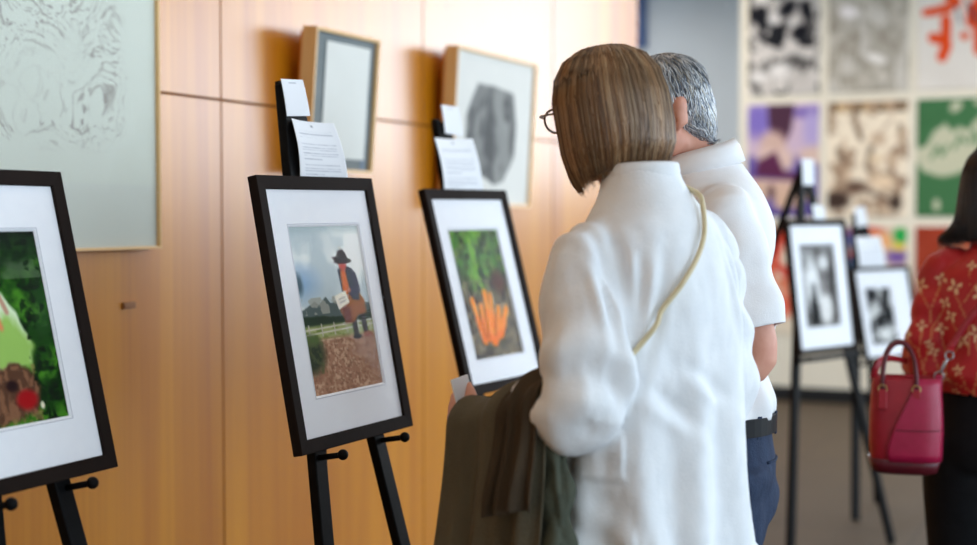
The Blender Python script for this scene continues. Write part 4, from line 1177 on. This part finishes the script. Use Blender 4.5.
    me = remesh(S.mesh('hair'), .005, 3)
    bmh = bmesh.new(); bmh.from_mesh(me)
    kill = [fc for fc in bmh.faces if (lambda p: (p.y > .045 and p.z < .065) or (p.z < .03 and p.y > -.008))(fc.calc_center_median())]
    bmesh.ops.delete(bmh, geom=kill, context='FACES'); bmh.transform(Mh4); bmh.to_mesh(me); bmh.free()
    at = me.color_attributes.new('print', 'FLOAT_COLOR', 'POINT')
    cc = np.ones((len(me.vertices), 4)); cc[:, :3] = lin((96,98,106)); at.data.foreach_set('color', cc.ravel())
    hair = link('hair', me, M['hair'], o, smooth=True); thick(hair, .004)
    co = coords(me); nr = normals(me); idx = rng.choice(len(co), 5200)
    lines = []; rad = []; cols = []
    crown = np.array((Mh4 @ Vector((0,-.03,.13)))[:])
    for i in idx:
        p = co[i]; n = nr[i]; away = p-crown; away -= n*away.dot(n); away /= np.linalg.norm(away)+1e-6
        side = np.cross(n, away); dd = away + side*rng.normal(.25,.35) + n*.28
        ln = rng.uniform(.014,.028); t = np.linspace(0,1,5)[:,None]
        pts = p + dd*ln*t - n*.35*ln*t*t + np.array((0,0,-.2))*ln*t*t
        zl = p[2]-hc[2]
        br = [(240,243,248),(186,192,202),(112,122,138),(206,198,184)][rng.choice(4, p=[.34,.28,.26,.12])]
        top = np.clip((zl-.05)/.06, 0, 1)
        c3 = np.array(br, float)*(1-.25*top)+np.array((40,26,10))*top*.3
        # clumps of lighter and darker hair
        c3 = c3*(.72+.55*float(fbm(np.array([p[0]*60]), np.array([p[1]*60]), np.array([p[2]*38]), 9, 2)[0]))
        lines.append(pts); rad.append(rng.uniform(.0007,.0012)); cols.append(c3)
    strands('hair_strands', lines, rad, cols, hair, M['hair'])
    return o
mo = man_polo()

# ---- the woman in red -------------------------------------------------------
def woman_red():
    sk = dict(
        torso=[(.78,0,0,.145,.11),(.9,0,0,.15,.11),(1.02,0,.0,.12,.09),(1.15,0,.0,.135,.1),(1.24,0,-.005,.135,.09),(1.3,0,-.005,.09,.065),(1.33,0,0,.055,.05)],
        armL=((-.135,0,1.262),(-.170,-.03,1.03),(-.09,.16,1.0)), armR=((.15,0,1.27),(.2,-.02,1.03),(.13,.17,1.02)),
        handL=((.5,.85,0),(.8,-.5,0),-1,35), handR=((-.5,.85,.1),(-.8,-.5,0),1,35),
        legL=((-.08,0,.83),(-.09,.02,.45),(-.095,-.02,.08)), legR=((.08,0,.83),(.09,.02,.45),(.095,-.02,.08)), neck=(0,.0,1.335))
    yaw = R(2)
    Mh = rot('Z', -22) @ rot('X', -8)
    hc = (.0, .05, 1.475)
    brow = principled('black_brow', (24,20,20), .6, .3)
    o = person('person', 'black haired woman in a red floral blouse at the right edge', (-.345, 3.87, 0), yaw, M['skin_dark'], sk, (hc, Mh, .97, brow))
    sh = MB().stack([(.90,0,-.005,.155,.125),(.95,0,-.005,.162,.13),(1.03,0,-.008,.165,.13),(1.12,0,-.01,.168,.125),(1.2,0,-.012,.165,.115),(1.26,0,-.012,.145,.1),(1.3,0,-.008,.095,.078),(1.335,0,0,.062,.062)], 44, 5)
    for sd in 'LR':
        a, b, c = [Vector(p) for p in sk['arm'+sd]]; s = -1 if sd == 'L' else 1
        sh.tube([(s*.08,-.005,1.25), a+Vector((0,0,-.005)), a.lerp(b,.5)+Vector((0,-.008,0)), b+Vector((0,0,0)), b.lerp(c,.5)+Vector((0,0,-.012)), b.lerp(c,.8)], [.055,.06,.066,.07,.066,.045], 22, 5)
    def keep(p):
        for sd in 'LR':
            a, b, c = [Vector(q) for q in sk['arm'+sd]]
            if p.x*a.x > 0 and (p-b.lerp(c,.72)).dot((c-b).normalized()) > 0 and p.y > .09: return False
        return p.z > .945 and not (p.z > 1.325 and abs(p.x) < .1)
    def fn(co, nr):
        x, y, z = co.T; w = fbm(x*6, z*4, y*6, 601, 3)-.5
        d = .006*np.sin(np.arctan2(x,-y)*10+w*9)*np.clip((1.25-z)/.15,0,1) + .010*(fbm(x*12, z*7, y*12, 605, 3)-.5)
        d += .014*np.exp(-((z-.99)/.03)**2)
        d += (x < -.14)*.005*np.sin(z*45+y*50+w*10)
        return d
    me = remesh(sh.mesh('blouse'), .0048, 6); folds(me, fn); cut(me, keep)
    # blossom sprigs printed on the silk: branches, buds and flowers in cloth coordinates (x, z)
    co = coords(me); nr = normals(me)
    x = co[:,0]; z = co[:,2]; y = co[:,1]
    colr = np.tile(np.array((176,18,24), float), (len(co),1))
    colr *= (1+.06*(fbm(x*8, z*8, y*8, 611, 2)-.5))[:,None]
    def sd(px, pz, ax, az, bx, bz):
        dx, dz = bx-ax, bz-az; t = np.clip(((px-ax)*dx+(pz-az)*dz)/(dx*dx+dz*dz+1e-12), 0, 1); return np.hypot(px-ax-t*dx, pz-az-t*dz)
    cream = np.array((226,186,140), float); tan = np.array((196,120,72), float)
    def sprig(u, mask, ox, oz, s, a, fl):
        c, sn = math.cos(a), math.sin(a); X = (u-ox); Z = (z-oz); U = (X*c+Z*sn)/s*(fl); V = (-X*sn+Z*c)/s
        d = np.minimum.reduce([sd(U,V,0,-.06,.004,-.01), sd(U,V,.004,-.01,-.012,.035), sd(U,V,.004,-.01,.022,.022), sd(U,V,.0,-.04,-.02,-.005)])*s
        m = (d < .0016)*mask; colr[m > 0] = tan
        for bx, bz, rr, nn in ((-.012,.045,.011,4),(.024,.032,.013,5),(-.021,.004,.009,4)):
            ang = np.arctan2(V-bz, U-bx); r = np.hypot(U-bx, V-bz)
            pet = rr*(.62+.42*np.cos(ang*nn+bx*90))
            m = (r < pet)*mask; colr[m > 0] = cream
            m = (r < rr*.25)*mask; colr[m > 0] = (168,60,40)
    back = (y < .02).astype(float); fr = 1-back
    spots = [(-.04,1.255,1.4,-.5,1),(-.075,1.14,1.8,.1,1),(-.16,1.17,1.5,.0,-1),(-.125,1.04,1.5,-.1,1),(-.025,1.04,1.7,-.3,-1),(.045,1.14,1.5,.2,1),(.07,1.25,1.3,.5,1),(.12,1.08,1.6,-.2,1),(.16,1.2,1.4,.2,1),(.19,1.05,1.5,.1,-1),(.11,.98,1.3,.4,1),(-.19,1.06,1.2,.2,-1),(-.08,.965,1.1,.9,1),(.04,.97,1.2,-1,1)]
    for ox, oz, s, a, fl in spots:
        sprig(x, back, ox, oz, s, a, fl); sprig(x, fr, ox+.03, oz-.03, s, -a, fl)
    colr[:] = np.clip(colr, 0, 255)
    at = me.color_attributes.new('print', 'FLOAT_COLOR', 'POINT')
    cc = np.ones((len(co), 4)); cc[:, :3] = lin(colr); at.data.foreach_set('color', cc.ravel())
    g = link('floral_blouse', me, M['red_silk'], o, smooth=True); thick(g, .0025)
    red = principled('red_collar', (170,20,26), .45, .4)
    v = []; tt = np.linspace(-2.7,2.7,26)
    for t in tt:
        p = Vector((.062*math.sin(t), -.062*math.cos(t), 1.325+.008*math.cos(t))); r = Vector((math.sin(t), -math.cos(t), 0))
        v += [p-r*.004+Vector((0,0,.022)), p+r*.004+Vector((0,0,.026)), p+r*.020+Vector((0,0,-.018)), p+r*.014+Vector((0,0,-.02)), p-r*.006+Vector((0,0,-.012))]
    f = []
    for i in range(25):
        for k in range(5): a = i*5+k; b = i*5+(k+1) % 5; f.append((a, b, b+5, a+5))
    MB().add(v, f).build('collar', red, g, smooth=True)
    trousers(o, M['black_cloth'], sk, (.152,.118,.0), .965, 1.06)
    shoes(o, M['shoe'], sk)
    # shoulder-length black hair flicking out at the ends
    Mh4 = Matrix.Translation(Vector(hc)) @ Mh.to_4x4()
    secs = [(-.15,0,-.042,.108,.062),(-.12,0,-.040,.100,.068),(-.08,0,-.034,.094,.08),(-.03,0,-.022,.094,.095),(.03,0,-.012,.092,.103),(.07,0,-.008,.082,.094),(.10,0,-.006,.06,.07),(.116,0,-.004,.02,.03)]
    S = MB().stack(secs, 40, 5, 2.1)
    me = remesh(S.mesh('hair'), .006, 2)
    bmh = bmesh.new(); bmh.from_mesh(me)
    kill = [fc for fc in bmh.faces if (lambda p: (p.y > .035 and p.z < .05 and abs(p.x) < .08) or p.z < -.145)(fc.calc_center_median())]
    bmesh.ops.delete(bmh, geom=kill, context='FACES'); bmh.transform(Mh4); bmh.to_mesh(me); bmh.free()
    at = me.color_attributes.new('print', 'FLOAT_COLOR', 'POINT')
    cc = np.ones((len(me.vertices), 4)); cc[:, :3] = lin((20,16,17)); at.data.foreach_set('color', cc.ravel())
    hair = link('hair', me, M['hair'], o, smooth=True); thick(hair, .006)
    zz = np.array([s[0] for s in secs][::-1]); cy = np.array([s[2] for s in secs][::-1]); rx = np.array([s[3] for s in secs][::-1]); ry = np.array([s[4] for s in secs][::-1])
    lines = []; rad = []; cols = []
    for i in range(3200):
        th = rng.uniform(-math.pi, math.pi); front = abs(th) < 1.0
        zend = rng.normal(-.155,.012) if not front else rng.uniform(.03,.06)
        z0 = .115-abs(rng.normal(0,.04)); z = np.linspace(max(z0,zend+.03), zend, 16)
        t = th+rng.normal(0,.06)*np.linspace(0,1,16); lay = rng.uniform(.0,.007)
        k = np.clip((-.08-z)/.07, 0, 1)**2
        RX = np.interp(-z,-zz,rx)+lay+k*rng.uniform(0,.04)*(np.abs(np.sin(t))>.3); RY = np.interp(-z,-zz,ry)+lay; CY = np.interp(-z,-zz,cy)
        pts = np.stack([np.sin(t)*RX, np.cos(t)*RY+CY, z+k*rng.uniform(0,.012)], 1)
        pts = np.array([(Mh4 @ Vector(p))[:] for p in pts])
        c3 = np.array((24,19,20), float)*rng.uniform(.7,1.7)
        lines.append(pts); rad.append(rng.uniform(.0008,.0015)); cols.append(c3)
    strands('hair_strands', lines, rad, cols, hair, M['hair'])
    return o
ro = woman_red()

def handbag():
    # local frame: X to the right in view, Y away; base at the bag's bottom
    root = empty('handbag', (-.545, 3.62, .755), R(10))
    secs = [(.0,.060,.036),(.006,.076,.05),(.04,.086,.06),(.12,.088,.058),(.2,.084,.052),(.245,.080,.046)]
    def hull(n=40, p=3.4, grow=0.0, z0=-1, z1=9):
        v = []; f = []; ss = [s for s in secs if z0 <= s[0] <= z1]
        for z, rx, ry in ss:
            for k in range(n):
                t = 2*math.pi*k/n; ct, st = math.cos(t), math.sin(t)
                v.append(((rx+grow)*math.copysign(abs(ct)**(2/p), ct), (ry+grow)*math.copysign(abs(st)**(2/p), st), z))
        for i in range(len(ss)-1):
            for k in range(n): a = i*n+k; b = i*n+(k+1) % n; f.append((a,b,b+n,a+n))
        return v, f, n, len(ss)
    v, f, n, m = hull(); v.append((0,0,0)); f += [(len(v)-1,(k+1) % n,k) for k in range(n)]
    b = MB().add(v, f).build('bag_body', M['bag_red'], root, smooth=True); thick(b, .004, -1)
    s = b.modifiers.new('ss','SUBSURF'); s.levels = 1; s.render_levels = 1
    MB().box((-.070,-.038,.215),(.070,.038,.222)).build('lining', M['bag_orange'], b, bevel=.01)
    # contrast magenta panel wrapping the near right side, dark base band
    def ry_at(z): return float(np.interp(z, [s[0] for s in secs], [s[2] for s in secs]))
    def rx_at(z): return float(np.interp(z, [s[0] for s in secs], [s[1] for s in secs]))
    def side(xf, z, g=.0035):
        rx, ry = rx_at(z), ry_at(z); c = max(-.999, min(.999, xf)); st = (1-abs(c)**3.4)**(1/3.4)
        return (c*(rx+g), -(ry+g)*st, z)
    v = []; N = 16; f = []; rows = np.linspace(.035,.242,12)
    for z in rows:
        xl = np.interp(z, [.035,.06,.12,.242], [-.42,-.5,-.30,.34])
        for k in range(N+1): v.append(side(xl+(.985-xl)*k/N, z))
    for i in range(len(rows)-1):
        for k in range(N): a = i*(N+1)+k; f.append((a,a+1,a+N+2,a+N+1))
    p = MB().add(v, f).build('side_panel', M['bag_magenta'], root, smooth=True); thick(p, .0025, 1)
    v, f, n, m = hull(grow=.003, z1=.03+.011); v.append((0,0,-.003)); f += [(len(v)-1,(k+1) % n,k) for k in range(n)]
    bb = MB().add(v, f).build('base', M['bag_dark'], root, smooth=True); thick(bb, .002, -1)
    MB().tube([side(x, .115, .007) for x in np.linspace(-.25,.98,12)], [.0013]*12, 6).build('stitching', M['bag_dark'], p)
    for yy in (-.05, .05):
        pts = [(-.055,yy,.20),(-.055,yy,.25),(-.048,yy*.7,.295),(-.028,yy*.5,.325),(-.002,yy*.5,.325),(.018,yy*.7,.295),(.025,yy,.25),(.025,yy,.20)]
        h = MB().tube(pts, [.0055]*8, 12, 6).build('handle', M['bag_dark'], root, smooth=True)
        for xx in (-.055,.025):
            MB().box((xx-.011,yy-.006 if yy>0 else yy-.008,.165),(xx+.011,yy+.008 if yy>0 else yy+.006,.215)).build('handle_tab', M['bag_red'], h, bevel=.003)
            MB().tube([(xx+.010*math.cos(t), yy*1.12, .216+.010*math.sin(t)) for t in np.linspace(0,2*math.pi,17)], [.002]*17, 8).build('handle_ring', M['brass'], h, smooth=True)
    # long strap up over the right shoulder with its swivel clip
    Mi = root.matrix_basis.inverted() if False else (Matrix.Translation(root.location) @ Matrix.Rotation(R(10), 4, 'Z')).inverted()
    q = lambda p: Mi @ w2(ro, p)
    tabp = Vector((.080,-.01,.235))
    MB().box((.070,-.022,.19),(.088,.004,.25)).build('strap_tab', M['bag_magenta'], root, bevel=.003)
    clip = MB().tube([tabp+Vector((0,-.004,.012))+Vector((.011*math.cos(t),0,.011*math.sin(t))) for t in np.linspace(0,2*math.pi,17)], [.0022]*17, 8)
    clip.tube([tabp+Vector((.004,-.004,.022)), tabp+Vector((.014,-.002,.045)), tabp+Vector((.02,0,.055))], [.003,.0045,.003], 8, 3)
    clip.tube([tabp+Vector((.024,0,.064))+Vector((.010*math.cos(t),0,.010*math.sin(t))) for t in np.linspace(0,2*math.pi,17)], [.002]*17, 8)
    clip.build('swivel_clip', M['steel'], root, smooth=True)
    st = tabp+Vector((.027,0,.073))
    pts = [st, q((-.105,-.165,1.075)), q((-.05,-.158,1.16)), q((.01,-.148,1.24)), q((.06,-.110,1.31)), q((.085,-.03,1.335)), q((.08,.06,1.30)), q((.03,.135,1.18)), q((-.06,.155,1.06)), q((-.19,.11,1.0)), tabp+Vector((-.13,.03,.05)), tabp+Vector((-.158,.0,.0))]
    MB().tube(pts, [(.009,.0028)]*len(pts), 10, 6).build('shoulder_strap', M['bag_red'], root, smooth=True)
    tag(root, 'red and magenta leather handbag hanging at the side of the woman in red', 'handbag')
handbag()

# ------------------------------------------------------------------ added ceiling lamps, daylight, camera
def added_downlight(x, y, k, mul=1.0):  # unseen lamp added to brighten the room
    root = empty('added_ceiling_lamp', (x, y, H))
    MB().tube([(0,0,-.012),(0,0,0)], [.085,.09], 28).build('rim', M['ceiling'], root, smooth=False)
    em = bpy.data.materials.get('lamp_disc')
    if not em:
        em = bpy.data.materials.new('lamp_disc'); em.use_nodes = True
        b = em.node_tree.nodes['Principled BSDF']; b.inputs['Emission Color'].default_value = (1,.82,.6,1); b.inputs['Emission Strength'].default_value = 6
    MB().tube([(0,0,-.016),(0,0,-.0125)], [.065,.065], 24).build('diffuser', em, root)
    tag(root, 'round white ceiling lamp added out of view to light the exhibition', 'ceiling lamp', 'added ceiling lamps out of view')
    l = bpy.data.lights.new('added_downlight', 'SPOT'); l.energy = SPOT*mul; l.color = (1,.80,.56) if mul == 1 else (1,.93,.84); l.spot_size = R(110 if mul == 1 else 155); l.spot_blend = 1; l.shadow_soft_size = .08
    o = bpy.data.objects.new('added_downlight', l); C.objects.link(o); o.location = (x, y, H-.03)
SPOT = 20
FARW = 275
for k in range(5): added_downlight(-1.45, -.6+2.0*k, k+1)
for k in range(5): added_downlight(-3.5+1.1*k, 8.7, k+6, 5.0)  # added row washing the far wall with light
added_downlight(0.4, 4.6, 10)
added_downlight(-3.9, 10.1, 11, 7)  # added to lift the grey wall
added_downlight(-3.1, 9.9, 12, 3)

def area(loc, rx, w, h, e, col):
    l = bpy.data.lights.new('daylight', 'AREA'); l.shape = 'RECTANGLE'; l.size = w; l.size_y = h; l.energy = e; l.color = col
    o = bpy.data.objects.new('daylight', l); C.objects.link(o); o.location = loc; o.rotation_euler = rx; return o
WIN = 94
for a, b in bays:
    area((X1+.02, (a+b)/2, 1.95), (0, R(90), 0), 3.0, (b-a), WIN, (.68,.85,1.0))
area(((FX0+FX1)/2, YF+.02, (FZ0+FZ1)/2), (R(-90), 0, 0), FX1-FX0, FZ1-FZ0, FARW, (.84,.92,1.0))  # bright sky for the added far windows, makes the wood's pale sheen
wd = bpy.data.worlds.new('sky'); bpy.context.scene.world = wd; wd.use_nodes = True
wd.node_tree.nodes['Background'].inputs[0].default_value = (.72,.85,1,1); wd.node_tree.nodes['Background'].inputs[1].default_value = 1.0

cam = bpy.data.cameras.new('camera'); co_ = bpy.data.objects.new('camera', cam); C.objects.link(co_)
co_.location = (0,0,1.4); co_.rotation_euler = (R(90-2.3), 0, R(25.2))
cam.sensor_width = 36; cam.lens = 1400/977*36; cam.clip_start = .05
cam.dof.use_dof = True; cam.dof.focus_distance = 2.72; cam.dof.aperture_fstop = 1.75
sc = bpy.context.scene; sc.camera = co_
sc.view_settings.view_transform = 'Standard'; sc.view_settings.look = 'None'; sc.view_settings.gamma = 1; sc.view_settings.use_curve_mapping = False
sc.view_settings.exposure = 0.14
sc.cycles.max_bounces = 8; sc.cycles.diffuse_bounces = 4; sc.cycles.transparent_max_bounces = 12
